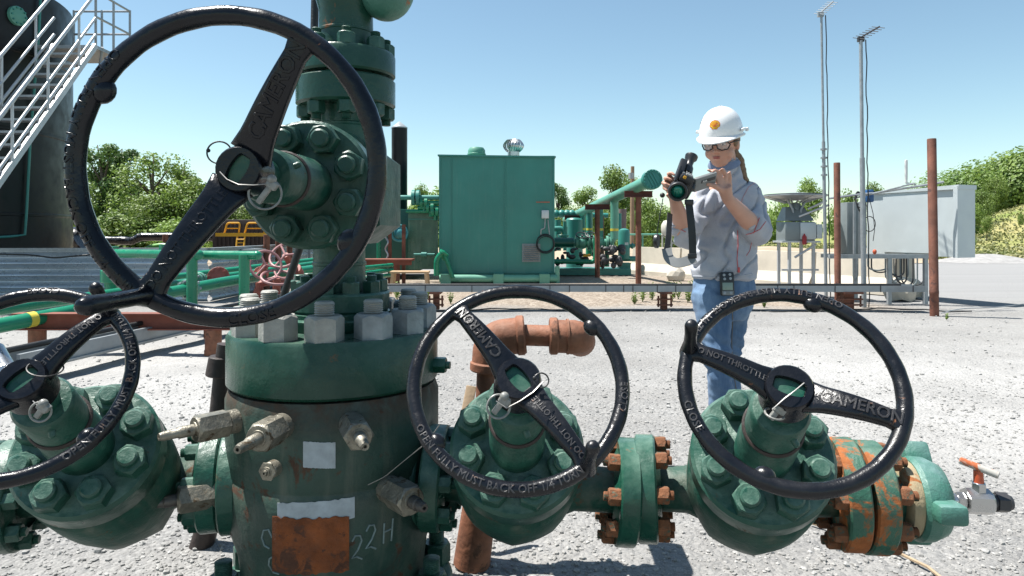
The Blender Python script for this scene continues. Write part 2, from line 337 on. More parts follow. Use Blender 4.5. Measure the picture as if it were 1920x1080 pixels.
for k in range(12):
    a = R(-90+8+30*k); mw = C0 @ T(.245*cos(a), .245*sin(a), .838) @ RZ(rnd.uniform(0, 1))
    blue = k in (1, 2, 3, 4)
    mm = M['blue_nut'] if blue else M['galv_nut']
    b2 = MB(); b2.nut(Matrix(), .088, .066); o = b2.build('nut', mm, tf, WM(mw))
    if s0 is None: s0 = bs_.build('stud', M['galv_nut'], tf, WM(mw))
    else: inst(s0, 'stud', tf, WM(mw))
# side plug on the top flange
def rad(a_deg, r, z): a = R(a_deg-90); return V((CX+r*cos(a), CY+r*sin(a), z))
def raddir(a_deg): a = R(a_deg-90); return V((cos(a), sin(a), 0))
mb = MB(); mb.nut(frame(rad(83, .298, .735), raddir(83)), .042, .035); mb.cyl(rad(83, .33, .735), rad(83, .345, .735), .011); W('plug', mb, M['green_clean'])
# tie-down screws
def tie(a, z, l1, l2, af, m1, m2, tilt=0):
    d = (raddir(a)+V((0, 0, tilt))).normalized(); p = rad(a, .295, z); f = frame(p, d)
    mb = MB(); mb.lathe([(0, 0), (af*.5, 0), (af*.5, .03), (af*.42, .034), (0, .034)], 24, f)
    mb.nut(f @ T(0, 0, .034), af, l1-.034); mb.lathe([(af*.36, 0), (af*.30, .008), (af*.24, .008)], 24, f @ T(0, 0, l1-.006)); g = W('gland_nut', mb, m1)
    mb = MB(); r = af*.235; n = .03
    mb.lathe([(0, 0), (r, 0), (r, l2*.45), (r*.8, l2*.5), (r*.8, l2-.012), (r*.62, l2), (r*.28, l2), (r*.25, l2-.012), (0, l2-.012)], 20, f @ T(0, 0, l1)); s = MB()
    mb.v = [q for q in mb.v]; W('tie_down_screw', mb, m2)
tie(-42, .625, .115, .085, .062, M['steel'], M['steel'])
tie(-11, .632, .115, .085, .064, M['steel'], M['steel'])
tie(22, .632, .125, .08, .064, M['steel'], M['steel'])
tie(-60, .412, .125, .07, .066, M['steel'], M['steel_dark'])
tie(41, .448, .12, .055, .07, M['steel'], M['steel_dark'])
tie(-15, .525, .04, .012, .042, M['steel'], M['steel'])
# tape patches, rust patch, marker figures
def patch(name, a0, a1, z0, z1, m, r=.3035, t=.0015, skew=0., rag=0., seed=1):
    q = random.Random(seed); n = 24; mb = MB(); top = []; bot = []
    for i in range(n+1):
        a = a0+(a1-a0)*i/n; s = skew*(i/n-.5)
        top.append((a, z1+s+q.uniform(-rag, rag))); bot.append((a, z0+s+q.uniform(-rag, rag)))
    loop = top+bot[::-1]; N_ = len(loop)
    vs = [rad(a, r, z) for a, z in loop]+[rad(a, r+t, z) for a, z in loop]; fs = []
    for i in range(n): fs.append((N_+i, N_+i+1, N_+N_-2-i, N_+N_-1-i))
    fs += [(i, (i+1) % N_, N_+(i+1) % N_, N_+i) for i in range(N_)]
    mb.add(vs, fs); return W(name, mb, m, casing)
patch('tape_patch', -.5, 14.5, .527, .592, M['tape'], r=.3025, skew=-.006, rag=.0008)
patch('tape_patch', -13.5, 23.5, .388, .442, M['tape'], r=.3015, skew=.008, rag=.002, seed=3)
patch('rust_patch', -16.0, 20.8, .262, .402, M['rustpatch'], r=.3038, skew=.0, rag=.0035, seed=5)
def stroke(pts, r=.0026):
    mb = MB(); mb.tube([rad(a, .2996 if z > .38 else (.2925+(z-.30)*.0875 if z>.3 else .268+(z-.22)*.305), z) for a, z in pts], r, 6); W('marker_stroke', mb, M['chalk'], casing)
stroke([(-17, .345), (-19, .365), (-22, .36), (-23.5, .34), (-22, .32), (-19, .315)])
stroke([(-17, .295), (-20, .285), (-21.5, .265), (-19.5, .245), (-16, .243)])
def two(a, z): stroke([(a, z+.05), (a+1.5, z+.064), (a+4, z+.062), (a+4.8, z+.048), (a+3, z+.025), (a, z+.004), (a+2.5, z+.006), (a+5.5, z-.004)])
two(22.5, .28); two(29.5, .30)
stroke([(39, .36), (39, .305)]); stroke([(44, .365), (43.6, .305)]); stroke([(39, .335), (44, .338)])

# tree above the casing head
mb = MB()
LX = .0
A0 = T(CX+.004, CY+.03, 0)
mb.lathe([(0, .838), (.165, .838), (.168, .846), (.168, .868), (.15, .872), (.15, .884), (.142, .888), (0, .888)], 64, A0); W('adapter_ring', mb, M['green_clean'])
mb = MB(); mb.lathe([(0, .888), (.142, .888), (.148, .894), (.148, .938), (.143, .944), (.085, .944), (.078, .96), (.076, 1.02), (.0795, 1.022), (.0795, 1.03), (.076, 1.032), (.076, 1.2), (0, 1.2)], 64, A0); tn = W('tubing_spool', mb, M['green'])
nn = MB(); nn.nut(Matrix(), .046, .034); ns = MB(); ns.stud(T(0, 0, .034), .0145, .016); n0 = s0 = None
for k in range(10):
    a = 2*pi*(k+.35)/10; mw = A0 @ T(.116*cos(a), .116*sin(a), .944) @ RZ(k)
    if n0 is None: n0 = nn.build('nut', M['green'], tn, WM(mw)); s0 = ns.build('stud', M['green'], tn, WM(mw))
    else: inst(n0, 'nut', tn, WM(mw)); inst(s0, 'stud', tn, WM(mw))
# upper spool and flange pair
A1 = Matrix.Translation((CX+.022, CY+.04, -.022)) 
mb = MB(); mb.lathe([(0, 1.3), (.082, 1.3), (.082, 1.455), (.0795, 1.458), (.0795, 1.464), (.074, 1.468), (.074, 1.52), (0, 1.52)], 56, A1); us = W('upper_spool', mb, M['green'])
mb = MB(); mb.lathe([(0, 1.515), (.138, 1.515), (.146, 1.522), (.146, 1.592), (.141, 1.597), (.11, 1.598), (.11, 1.606), (0, 1.606)], 64, A1); lf = W('flange', mb, M['green_shaded'])
mb = MB(); mb.lathe([(0, 1.606), (.141, 1.606), (.146, 1.612), (.146, 1.668), (.14, 1.676), (.086, 1.678), (.082, 1.69), (.082, 1.735), (.084, 1.737), (.084, 1.743), (.080, 1.746), (.079, 1.80), (.09, 1.84), (.10, 1.95), (0, 1.95)], 64, A1); uf = W('flange', mb, M['green_shaded'])
n0 = s0 = None
for k in range(8):
    a = 2*pi*(k+.3)/8; mw = A1 @ T(.118*cos(a), .118*sin(a), 1.515) @ Matrix.Rotation(pi, 4, 'X')
    mu_ = A1 @ T(.118*cos(a), .118*sin(a), 1.676)
    if n0 is None: n0 = nn.build('nut', M['green'], lf, WM(mw)); s0 = ns.build('stud', M['green'], lf, WM(mw))
    else: inst(n0, 'nut', lf, WM(mw)); inst(s0, 'stud', lf, WM(mw))
    inst(n0, 'nut', uf, WM(mu_)); inst(s0, 'stud', uf, WM(mu_))
mb = MB(); mb.ball((CX+.145, CY+.02, 1.845), (.085, .085, .095), n=28, m=18); mb.cyl((CX+.02, CY+.03, 1.88), (CX+.14, CY+.02, 1.86), .075, n=28); W('tee_cap', mb, M['green_light'])

# ---- gate valve in its own frame: x = flow axis, z = stem axis
def endset(mb, t0, t1, t): pass
def gate_valve(Mw, flow_l, flow_r, end_l=True, end_r=True, body='low', m=None, ml=None, mr=None, nph=22.5, mnl=None, mnr=None, t=.058):
    m = m or M['green']; X = lambda s: frame((0, 0, 0), (s, 0, 0))
    mb = MB()
    if body == 'low':
        rr = []; n = 48
        for z, r, q in [(-.215, .088, 1.), (-.20, .108, 1.), (-.13, .135, .8), (-.05, .155, .45), (.04, .164, .08), (.10, .166, 0), (.222, .166, 0), (.230, .160, 0), (.238, .160, 0)]:
            ring = []
            for i in range(n):
                a = 2*pi*i/n; d = a % (pi/4); oc = cos(pi/8)/cos(d-pi/8); ring.append(V((r*(1+q*.0)*(1-q+q*oc)*cos(a), r*(1-q+q*oc)*sin(a), z)))
            rr.append(ring)
        mb.rings(rr)
    else:
        mb.prism([(x*1.0, y) for x, y in [(-.10, -.15), (.10, -.15), (.155, -.075), (.155, .075), (.10, .15), (-.10, .15), (-.155, .075), (-.155, -.075)]], -.19, .16)
        mb.lathe([(0, .14), (.15, .14), (.158, .15), (.158, .238), (0, .238)], 56)
    for s, L, e in ((-1, flow_l, end_l), (1, flow_r, end_r)):
        if e is not None: mb.lathe([(0, 0), (.078, 0), (.078, .13), (.062, .165), (.060, L-t), (0, L-t)], 36, X(s))
    v = mb.build('gate_valve', M['vbody'], well, WM(Mw), sharp=40)
    mb = MB(); mb.lathe([(0, .242), (.160, .242), (.164, .248), (.164, .318), (.156, .328), (.088, .330), (.07, .336), (0, .336)], 64); bo = mb.build('bonnet', m, v)
    q = MB(); q.nut(Matrix(), .066, .043); s = MB(); s.stud(T(0, 0, .043), .0225, .020, False); n0 = s0 = None
    for k in range(8):
        a = R(nph+45*k); mm = T(.120*cos(a), .120*sin(a), .328) @ RZ(a+rnd.uniform(-.4, .4))
        if n0 is None: n0 = q.build('nut', m, v, mm); s0 = s.build('stud', m, v, mm)
        else: inst(n0, 'nut', v, mm); inst(s0, 'stud', v, mm)
    mb = MB(); mb.lathe([(.058, .330), (.066, .335), (.0655, .43), (.0625, .434), (.0625, .50), (.0585, .508), (.0, .508)], 40); mb.build('stem_housing', m, v)
    mb = MB(); mb.lathe([(0, .5085), (.0615, .5085), (.064, .512), (.064, .518), (.0605, .521), (0, .521)], 40); mb.build('retainer_ring', M['darkpipe'], v)
    mb = MB(); mb.lathe([(0, .5215), (.0585, .5215), (.0585, .62), (.0535, .627), (.034, .63), (.03, .70), (0, .70)], 40)
    mb.lathe([(0, 0), (.007, 0), (.007, .012), (.004, .016), (0, .016)], 12, frame((.02, -.053, .60), (.4, -1, 0))); mb.build('bearing_cap', m, v)
    for s_, L, e, mf, mn in ((-1, flow_l, end_l, ml or m, mnl or M['green']), (1, flow_r, end_r, mr or m, mnr or M['green'])):
        if not e: continue
        f = X(s_); mb = MB(); mb.flange(f @ T(0, 0, L-t), .145, t-.003, n=56, ch=.005); mb.lathe([(.09, L-t-.012), (.12, L-t)], 40, f); ef = mb.build('end_flange', mf, v)
        q = MB(); q.nut(Matrix(), .040, .032); st = MB(); st.stud(T(0, 0, .032), .0125, .012); n0 = s0 = None
        for k in range(8):
            a = R(22.5+45*k); mm = f @ T(.118*cos(a), .118*sin(a), L-t) @ Matrix.Rotation(pi, 4, 'X')
            if n0 is None: n0 = q.build('nut', mn, v, mm); s0 = st.build('stud', mn, v, mm)
            else: inst(n0, 'nut', v, mm); inst(s0, 'stud', v, mm)
    return v
# ---- handwheel in the valve frame
def handwheel(Mw, zr, Rr, r, ang, hub_z, m, handle=.1, sw=.032, letters=True, slot=.016, rimtext=('TURN', 'CLOSE'), txt=.026, label=None, hub_r=.044, st=None):
    A = Mw @ RZ(ang); n = 96
    mb = MB(); mb.tube([V((Rr*cos(2*pi*k/n), Rr*sin(2*pi*k/n), zr)) for k in range(n)], [r*(1+.025*sin(k*1.7)+.02*sin(k*.6)) for k in range(n)], 18, True)
    for s in (-1, 1): mb.ball((0, s*(Rr-r*.75), zr), (r*1.35, r*1.15, r*1.05)); mb.ball((s*(Rr-r*.2), 0, zr-r*.1), (r*1.25, r*1.9, r*1.0))
    rim = mb.build('handwheel', m, well, WM(A), sharp=60)
    if label: rim['label'] = label
    mb = MB(); hr = hub_r; z0 = hub_z-.05; z1 = hub_z
    sl = []; sx, sy = hr*.62, hr*.36            # obround stem opening
    k = 28
    for i in range(k):
        a = 2*pi*i/k; c, s_ = cos(a), sin(a); sl.append((max(-sx, min(sx, sx*1.15*c)), sy*(abs(s_)**.7)*(1 if s_ > 0 else -1)))
    out = [(hr*cos(2*pi*i/k), hr*sin(2*pi*i/k)) for i in range(k)]
    L = [[(x*1.12, y*1.12, z0-.012) for x, y in out], [(x*1.1, y*1.1, z0+.012) for x, y in out], [(x, y, z1-.014) for x, y in out], [(x, y, z1-.004) for x, y in out], [(x*.93, y*.93, z1) for x, y in out], [(x*1.08, y*1.08, z1) for x, y in sl], [(x, y, z1-.003) for x, y in sl], [(x, y, z1-.02) for x, y in sl]]
    mb.rings([[V(p) for p in q] for q in L], cap=False)
    mb.build('hub', m, rim)
    mb = MB(); mb.prism([(x*.995, y*.995) for x, y in sl], z0-.02, z1-.010); mb.build('stem_end', st or M['green_clean'], rim)
    for s in (-1, 1):
        mb = MB(); ring = []; K = 14
        for i in range(K+1):
            u = i/K; x = hr*.75+(Rr-r*.2-hr*.75)*u; zz = (hub_z-.022)*(1-u)+zr*u + .012*sin(pi*u)
            wd = sw*(1.0-.42*min(1, u*1.15))*(1+.7*max(0, (u-.86)/.14)**2)+sw*.18*max(0, 1-u*6); th = .014*(1-.1*u)
            prof = []
            for j in range(20):
                b = 2*pi*j/20; cy, cz = cos(b), sin(b); prof.append(V((s*x, wd*(abs(cy)**.6)*(1 if cy > 0 else -1), zz+th*(abs(cz)**.5)*(1 if cz > 0 else -1))))
            ring.append(prof if s > 0 else prof[::-1])
        mb.rings(ring); mb.build('spoke', m, rim, sharp=70)
    if handle:
        mb = MB(); hx = -(Rr); prof = [(0, -.012), (r*1.35, -.012), (r*1.1, .012), (r*.86, .035), (r*.80, handle*.6), (r*.88, handle*.9), (r*.7, handle*.97), (r*.4, handle), (0, handle)]
        mb.lathe(prof, 20, T(hx, 0, zr)); mb.build('handle', m, rim, sharp=60)
    # raised lettering
    mb = MB()
    LM_ = M['letters'] if Rr < .25 else m
    def on_spoke(txt_, u0, s, size):
        mb = MB()
        vs, fs = text_geo(txt_, size, .002); x0 = hr+(Rr-hr)*u0
        out = []
        for v in vs:
            x = s*x0+v.x; u = (abs(x)-hr*.75)/(Rr-r*.2-hr*.75); zz = (hub_z-.022)*(1-u)+zr*u+.012*sin(pi*u)+.014-.0015
            out.append((x, v.y*1.1, zz+v.z))
        mb.add(out, fs).build('lettering', LM_, rim, sharp=20)
    def on_rim(txt_, a_deg, size, phi=0.9):
        mb = MB(); vs, fs = text_geo(txt_, size, .0008); a0 = R(a_deg)
        out = []
        for v in vs:
            th = a0+v.x/(Rr+r*.5); ph = phi+v.y/r*.95+0; rr_ = r*1.0+v.z+.0006
            rad_ = Rr+rr_*cos(ph); zz = zr+rr_*sin(ph); out.append((rad_*cos(th), rad_*sin(th), zz))
        mb.add(out, fs).build('lettering', LM_, rim, sharp=20)
    sc_ = Rr/.29
    if letters:
        on_spoke('CAMERON', .52, 1, txt*1.35); on_spoke('DO NOT THROTTLE', .475, -1, txt*.76)
        on_rim('OPEN FULLY MUST BACK OFF 1/4 TURN', 127, txt*.98, phi=1.35); on_rim('CLOSE', 222, txt, phi=1.35)
        pass
    return rim
def vframe(c, stem, flow): return frame(c, stem, flow)
# top valve: stem straight towards the viewer
TV = vframe((CX+.005, CY+.035, 1.239), (.0, -1, 0), (0, 0, 1))
gate_valve(TV, .26, .26, None, None, body='top', nph=22.5, m=mat('top_valve_green', (.009, .060, .042), .34, var=.3, rust=.12, rs=9, dust_toplight=.7, dust_toplight_col=(.24, .34, .27), bump=.4, bs=32, spec=.36))
handwheel(vframe((CX+.003, CY+.035, 1.239), (0, -1, 0), (1, 0, 0)), .812, .274, .0180, R(58.5), .762, M['black'], handle=.195, sw=.037, txt=.030, label='largest black handwheel, upright and facing the viewer')
# side valves
FR = V((1, -.125, 0)).normalized(); FL = V((-1, -.25, 0)).normalized()
def stemdir(azx, el): return V((azx, -1, 0)).normalized()*cos(R(el))+V((0, 0, 1))*sin(R(el))
Z = .412
MV = vframe((.012, 1.925, Z), stemdir(.0, 35), FR)
gate_valve(MV, .26, .335, True, True, m=M['green'], mr=M['green_clean'], mnr=M['rusty_edge'], mnl=M['green'])
SM = .203; 
handwheel(vframe((.012, 1.925, Z), stemdir(.0, 35), (1, 0, 0)), .724, SM, .0142, R(128), .745, M['black_worn'], handle=.115, sw=.027, txt=.0205, label='middle black handwheel with a spoke rising to the upper left')
RV = vframe((.645, 1.868, Z), stemdir(-.215, 34.5), FR)
gate_valve(RV, .303, .280, True, True, m=M['green'], ml=M['green_clean'], mr=M['green_rusty'], mnl=M['rusty_edge'], mnr=M['rusty_edge'])
handwheel(vframe((.645, 1.868, Z), stemdir(-.215, 34.5), (1, -.125, 0)), .752, SM*.935, .0142, R(-22), .745, M['black_worn'], handle=.115, sw=.027, txt=.0205, label='right black handwheel standing before the jeans of the worker')
LV = vframe((-1.09, 1.90, Z), stemdir(.25, 35), -FL)
gate_valve(LV, .29, .27, True, True, m=M['green'])
handwheel(vframe((-1.09, 1.90, Z), stemdir(.25, 35), -FL), .735, SM*.94, .0142, R(228), .745, M['black'], handle=.115, sw=.027, txt=.0205, label='black handwheel cut off by the left edge of the picture')
# outlet bosses of the casing head
for F_, s in ((FR, 1), (FL, -1)):
    f = frame(V((CX, CY, Z)), F_)
    mb = MB(); mb.lathe([(0, .2), (.115, .2), (.105, .30), (0, .30)], 40, f); W('outlet_boss', mb, M['casing'])
    L0 = (V((.012, 1.925, Z))-V((CX, CY, Z))).length-.26 if s > 0 else (V((-1.09, 1.90, Z))-V((CX, CY, Z))).length-.27
    mb = MB(); mb.flange(f @ T(0, 0, L0-.05), .145, .047, n=56); W('outlet_flange', mb, M['green'])
# companion flange and union cap on the right end, and on the left end
def comp(c, d, L, m): 
    f = frame(c+d*L, d); mb = MB(); mb.flange(f @ T(0, 0, .003), .145, .058, n=56, ch=.005); mb.lathe([(0, .05), (.085, .055), (.07, .085), (.066, .13), (0, .13)], 40, f); e = W('companion_flange', mb, m)
    q = MB(); q.nut(Matrix(), .040, .032); st = MB(); st.stud(T(0, 0, .032), .0125, .016); n0 = s0 = None
    for k in range(8):
        a = R(22.5+45*k); mm = WM(f @ T(.118*cos(a), .118*sin(a), .061))
        if n0 is None: n0 = q.build('nut', M['rusty_edge'], e, mm); s0 = st.build('stud', M['rusty_edge'], e, mm)
        else: inst(n0, 'nut', e, mm); inst(s0, 'stud', e, mm)
    return f
f = comp(V((.645, 1.868, Z)), FR, .280, M['green_rusty'])
mb = MB(); mb.lathe([(0, .10), (.088, .10), (.099, .108), (.101, .125), (.094, .14), (0, .14)], 44, f); W('union_ring', mb, mat('pale_rust_ring', (.42, .33, .2), .8, rust=.35, rs=14, rustcol=(.4, .14, .04), bump=.4))
mb = MB(); mb.lathe([(0, .135), (.10, .135), (.108, .145), (.106, .175), (.092, .205), (.06, .222), (0, .225)], 44, f)
for a in (80, 200, 320):
    g = f @ RZ(R(a+95)); mb.box((.115, 0, .178), (.07, .05, .070), g, .012)
W('union_cap', mb, M['green_light'])
e_ = f @ V((0, 0, .222)); d_ = FR
mb = MB(); mb.cyl(e_-d_*.01, e_+d_*.05, .017, n=20); mb.nut(frame(e_+d_*.03, d_, (0, 0, 1)), .038, .02)
mb.nut(frame(e_+d_*.052, d_, (0, 0, 1)), .060, .062)
mb.nut(frame(e_+d_*.085+V((0, 0, .02)), (0, 0, 1)), .03, .03); nv = W('needle_valve', mb, M['bright'])
mb = MB(); mb.cyl(e_+d_*.114, e_+d_*.125, .02, n=20); mb.nut(frame(e_+d_*.125, d_, (0, 0, 1)), .046, .03); mb.lathe([(0, 0), (.021, 0), (.018, .008), (0, .01)], 20, frame(e_+d_*.155, d_)); W('needle_valve_cap', mb, M['darkgrey'], nv)
mb = MB(); mb.cyl(e_+d_*.085+V((0, 0, .05)), e_+d_*.083+V((0, 0, .082)), .0125, .011, 16); W('needle_valve_stem', mb, M['orange'], nv)
mb = MB(); h0 = e_+d_*.082+V((0, 0, .090)); mb.cyl(h0+V((-.035, .02, .012)), h0+V((.035, -.03, -.012)), .0095, n=16, ch=.002); W('tee_handle', mb, mat('chipped_tee_handle', (.55, .53, .48), .5, rust=.45, rs=30, rustcol=(.55, .14, .05), bump=.1), nv)
f = comp(V((-1.09, 1.90, Z)), FL, .29, M['green'])
mb = MB(); mb.cyl(f @ V((0, 0, .12)), f @ V((0, 0, .5)), .06, n=32); W('outlet_pipe', mb, M['green'])

# seals and wires hung on the hubs (things of their own)
def ringpts(c, r, nrm, n=36, ov=1.0, dz=.0):
    f = frame(c, nrm); return [f @ V((r*cos(2*pi*i/n*ov), r*sin(2*pi*i/n*ov), dz*sin(i))) for i in range(n)]
def seal(label, tag_c, ring_r, wire, rc=None, col_=None, tilt=(.2, -1, .1)):
    t = thing('wire_seal', label, 'wire seal', tag_c, 'wire seals tied round the handwheel hubs'); B = lambda mb, n, m: (setattr(mb, 'v', [q-V(tag_c) for q in mb.v]), mb.build(n, m, t))[1]
    mb = MB(); mb.tube(ringpts(V(tag_c), ring_r, tilt), .0022, 6, True); B(mb, 'seal_ring', M['sealplastic'])
    mb = MB(); c = V(tag_c); mb.box((0, 0, 0), (.011, .009, ring_r*1.5), frame(c, (.6, 0, .8)), .002); mb.box((0, 0, 0), (.022, .014, .016), frame(c+V((ring_r*.5, -.004, ring_r*.55)), (.6, 0, .8)), .003); mb.ball(c+V((ring_r*.5, -.006, ring_r*.9)), .009); B(mb, 'seal_tag', M['sealplastic'])
    mb = MB(); mb.tube(wire, .0011, 5); B(mb, 'wire', M['wire'])
    if rc: mb = MB(); mb.tube(ringpts(V(rc[0]), rc[1], rc[2]), .0016, 6, True); mb.ball(V(rc[0])+V((-rc[1]*.95, 0, .004)), .004); B(mb, 'wire_loop', M['rubber'])
    return t
wy = 1.272
seal('frosted wire seal hanging beside the hub of the largest handwheel', P(497, 363, 1.30), .030, [P(412, 322, 1.275), P(425, 336, 1.27), P(447, 346, 1.265), P(475, 347, 1.27), P(500, 345, 1.29)], (P(411, 286, 1.31), .022, (.2, -1, .2)))
seal('frosted wire seal hanging from the hub of the middle handwheel', P(935, 762, 1.28), .022, [P(930, 752, 1.27), P(950, 765, 1.265), P(975, 752, 1.26), P(1000, 735, 1.265), P(1018, 716, 1.28)], (P(1015, 713, 1.30), .014, (.1, -1, .5)))
t = seal('crumpled pale seal stuck under the hub of the right handwheel', P(1452, 776, 1.27), .017, [P(1448, 768, 1.25), P(1470, 748, 1.245), P(1490, 733, 1.25), P(1508, 718, 1.262)], None, tilt=(.1, -.4, 1))
seal('tan wire seal hanging below the hub of the leftmost handwheel', P(76, 772, 1.27), .018, [P(62, 752, 1.29), P(72, 762, 1.275), P(84, 758, 1.29)], (P(85, 690, 1.33), .030, (.3, -.3, 1)))
mb = MB(); mb.tube([P(0, 690, 1.35), P(14, 705, 1.34), P(30, 722, 1.33)], [.012, .011, .010], 14); mb.cyl(P(-14, 655, 1.38), P(18, 708, 1.35), .020, .019, 20, .003); mb.cyl(P(12, 690, 1.355), P(24, 716, 1.345), .021, n=20, ch=.003)
tag(mb.build('hose_fitting', M['bright']), 'silver threaded hose fitting above the hub at the left edge', 'hose fitting')
# thin tie wire sagging across the casing to the middle wheel
mb = MB(); q = [P(690, 909, 1.66), P(720, 895, 1.62), P(760, 862, 1.50), P(800, 830, 1.40), P(825, 795, 1.35)]
tag(MB().tube(rounded(q, .05), .0011, 5).build('tie_wire', M['wire']), 'thin wire sagging across the casing head towards the middle handwheel', 'wire')
# black hose behind the tree
mb = MB(); mb.tube(rounded([P(592, -60, 2.35), P(588, 120, 2.33), P(583, 250, 2.32), P(590, 380, 2.32), P(560, 470, 2.33), P(535, 545, 2.34), P(505, 640, 2.38), P(490, 760, 2.42), P(480, 900, 2.45)], .15), .0135, 12)
tag(mb.build('black_hose', M['rubber']), 'black hose running down behind the green wellhead column', 'hose')
# rusty vent pipe behind the middle valve
t = thing('rusty_vent_pipe', 'orange brown rusty pipe with two elbows standing behind the middle valve', 'pipe', P(888, 1052, 2.32)); base = V(t.location)
def B(mb, n, m, par=None): mb.v = [q-base for q in mb.v]; return mb.build(n, m, par or t)
mb = MB(); mb.cyl(P(884, 1060, 2.30), P(905, 905, 2.30), .062, .055, 28, .004); mb.cyl(P(903, 925, 2.31), P(915, 660, 2.33), .035, n=24); B(mb, 'riser', M['rustpipe_light'])
mb = MB(); c = P(932, 640, 2.33); pts = rounded([P(918, 690, 2.33), P(922, 634, 2.33), P(985, 628, 2.33)], .09, 10); mb.tube(pts, .062, 24); mb.cyl(P(918, 696, 2.33), P(919, 678, 2.33), .068, n=24, ch=.005); mb.cyl(P(968, 629, 2.33), P(984, 628, 2.33), .068, n=24, ch=.005); B(mb, 'elbow', M['rustpipe_light'])
mb = MB(); mb.cyl(P(975, 628, 2.33), P(1040, 630, 2.31), .036, n=24); B(mb, 'nipple', M['rustpipe_light'])
mb = MB(); pts = rounded([P(1036, 630, 2.31), P(1084, 632, 2.31), P(1088, 640, 2.52)], .08, 10); mb.tube(pts, .056, 24); mb.cyl(P(1030, 630, 2.31), P(1046, 630, 2.31), .063, n=24, ch=.005); mb.ball(P(1074, 632, 2.33), .0585, n=24, m=14); mb.cyl(P(1062, 631, 2.31), P(1066, 631, 2.31), .0605, n=24); B(mb, 'end_elbow', M['rustpipe_light'])
mb = MB(); mb.tube([P(345, 1130, 2.42), P(385, 1000, 2.43), P(400, 860, 2.43), P(412, 770, 2.43), P(418, 690, 2.43), P(424, 645, 2.43)], [.042, .04, .037, .034, .03, .03], 20); mb.cyl(P(410, 705, 2.43), P(414, 668, 2.43), .045, .04, 20, .004)
tag(mb.build('brown_pipe', M['darkpipe']), 'dark brown leaning pipe with a coupling behind the left side of the casing head', 'pipe')
mb = MB(); mb.beam(P(858, 860, 2.4), P(884, 724, 2.5), .038, .02, (0, -1, 0), .004); tag(mb.build('wooden_stake', M['stake']), 'short weathered wooden stake leaning behind the middle valve', 'stake')
# ---------------------------------------------------------------- ground
def soft(v, a, b): t = max(0., min(1., (v-a)/(b-a))); return t*t*(3-2*t)
def terr(x, y):
    yy = min(y, 170.)
    if y < 27 or x < 0: return 0.
    u = max(0., min(45., x-.55*yy)); return (.29*u*soft(y, 27, 62)+.0024*u*u*soft(y, 60, 120))*(1-soft(y, 175, 260))
def berm(x, y):         # low bank of tan gravel behind the pad and small heaps
    z = 0.
    z += .25*soft(y, 10.2, 12.2)*soft(-x, 2., 9.)*0
    return z
def nearrough(x, y):
    d = 1-soft(y, 5, 14)
    return d*(.012*noise.noise(V((x*1.3, y*1.3, 0)))+.007*noise.noise(V((x*6, y*6, 3)))+.004*noise.noise(V((x*17, y*17, 9))))+(.03*noise.noise(V((x*.25, y*.25, 5))))*(soft(y, 3, 8))
def axis(parts):
    out = []
    for a, b, n in parts: out += [a+(b-a)*i/n for i in range(n)]
    out.append(parts[-1][1]); return out
xs = axis([(-400, -60, 14), (-60, -14, 24), (-14, -4, 40), (-4, 4, 200), (4, 14, 50), (14, 70, 60), (70, 400, 24)])
ys = axis([(-30, .6, 12), (.6, 5, 130), (5, 12, 80), (12, 40, 56), (40, 160, 50), (160, 900, 24)])
me = bpy.data.meshes.new('ground'); nx = len(xs)
vs = [(x, y, terr(x, y)+nearrough(x, y)-1.2*soft(y, 29.5, 33)) for y in ys for x in xs]
fs = [(j*nx+i, j*nx+i+1, (j+1)*nx+i+1, (j+1)*nx+i) for j in range(len(ys)-1) for i in range(nx-1)]
me.from_pydata(vs, [], fs); me.update()
m = bpy.data.materials.new('gravel_ground'); m.use_nodes = True; nt = m.node_tree; b = nt.nodes['Principled BSDF']
tc = nt.nodes.new('ShaderNodeTexCoord'); co = tc.outputs['Object']; sp = nt.nodes.new('ShaderNodeSeparateXYZ'); nt.links.new(co, sp.inputs[0])
def voro(scale, out='Color', feat='F1'):
    n = N(nt, 'ShaderNodeTexVoronoi', Scale=scale); n.feature = feat; nt.links.new(co, n.inputs['Vector']); return n.outputs[out]
def mth(op, a, b_=0., clamp=False):
    n = nt.nodes.new('ShaderNodeMath'); n.operation = op; n.use_clamp = clamp
    for i, x in enumerate((a, b_)):
        if isinstance(x, bpy.types.NodeSocket): nt.links.new(x, n.inputs[i])
        else: n.inputs[i].default_value = x
    return n.outputs[0]
def smooth(s, a, b_):
    n = N(nt, 'ShaderNodeMapRange'); n.interpolation_type = 'SMOOTHSTEP'; nt.links.new(s, n.inputs[0]); n.inputs[1].default_value = a; n.inputs[2].default_value = b_; return n.outputs[0]
vc = nt.nodes.new('ShaderNodeSeparateColor'); nt.links.new(voro(55), vc.inputs[0])
vc2 = nt.nodes.new('ShaderNodeSeparateColor'); nt.links.new(voro(19), vc2.inputs[0])
stone = ramp(nt, vc.outputs[0], [(0., (.22, .22, .22)), (.35, (.31, .305, .295)), (.7, (.38, .375, .36)), (1., (.48, .47, .45))])
stone2 = ramp(nt, vc2.outputs[1], [(0., (.27, .27, .265)), (.5, (.345, .34, .33)), (1., (.42, .405, .38))])
g0 = mixc(nt, .35, stone, stone2)
g0 = mixc(nt, ramp(nt, nz(nt, co, 150, 3), [(.35, .55), (.6, 0.)]), g0, (.13, .13, .13))
dustm = ramp(nt, nz(nt, co, .55, 6, .6, .4), [(.42, 0.), (.62, .80)])
xm = smooth(sp.outputs[0], .2, 2.6); xl = mth('SUBTRACT', 1., smooth(sp.outputs[0], -2.4, -.2)); yn = mth('SUBTRACT', 1., smooth(sp.outputs[1], 5.5, 9))
zone = mth('MULTIPLY', mth('ADD', mth('MULTIPLY', xm, .8), mth('MULTIPLY', xl, .9), True), yn, True)
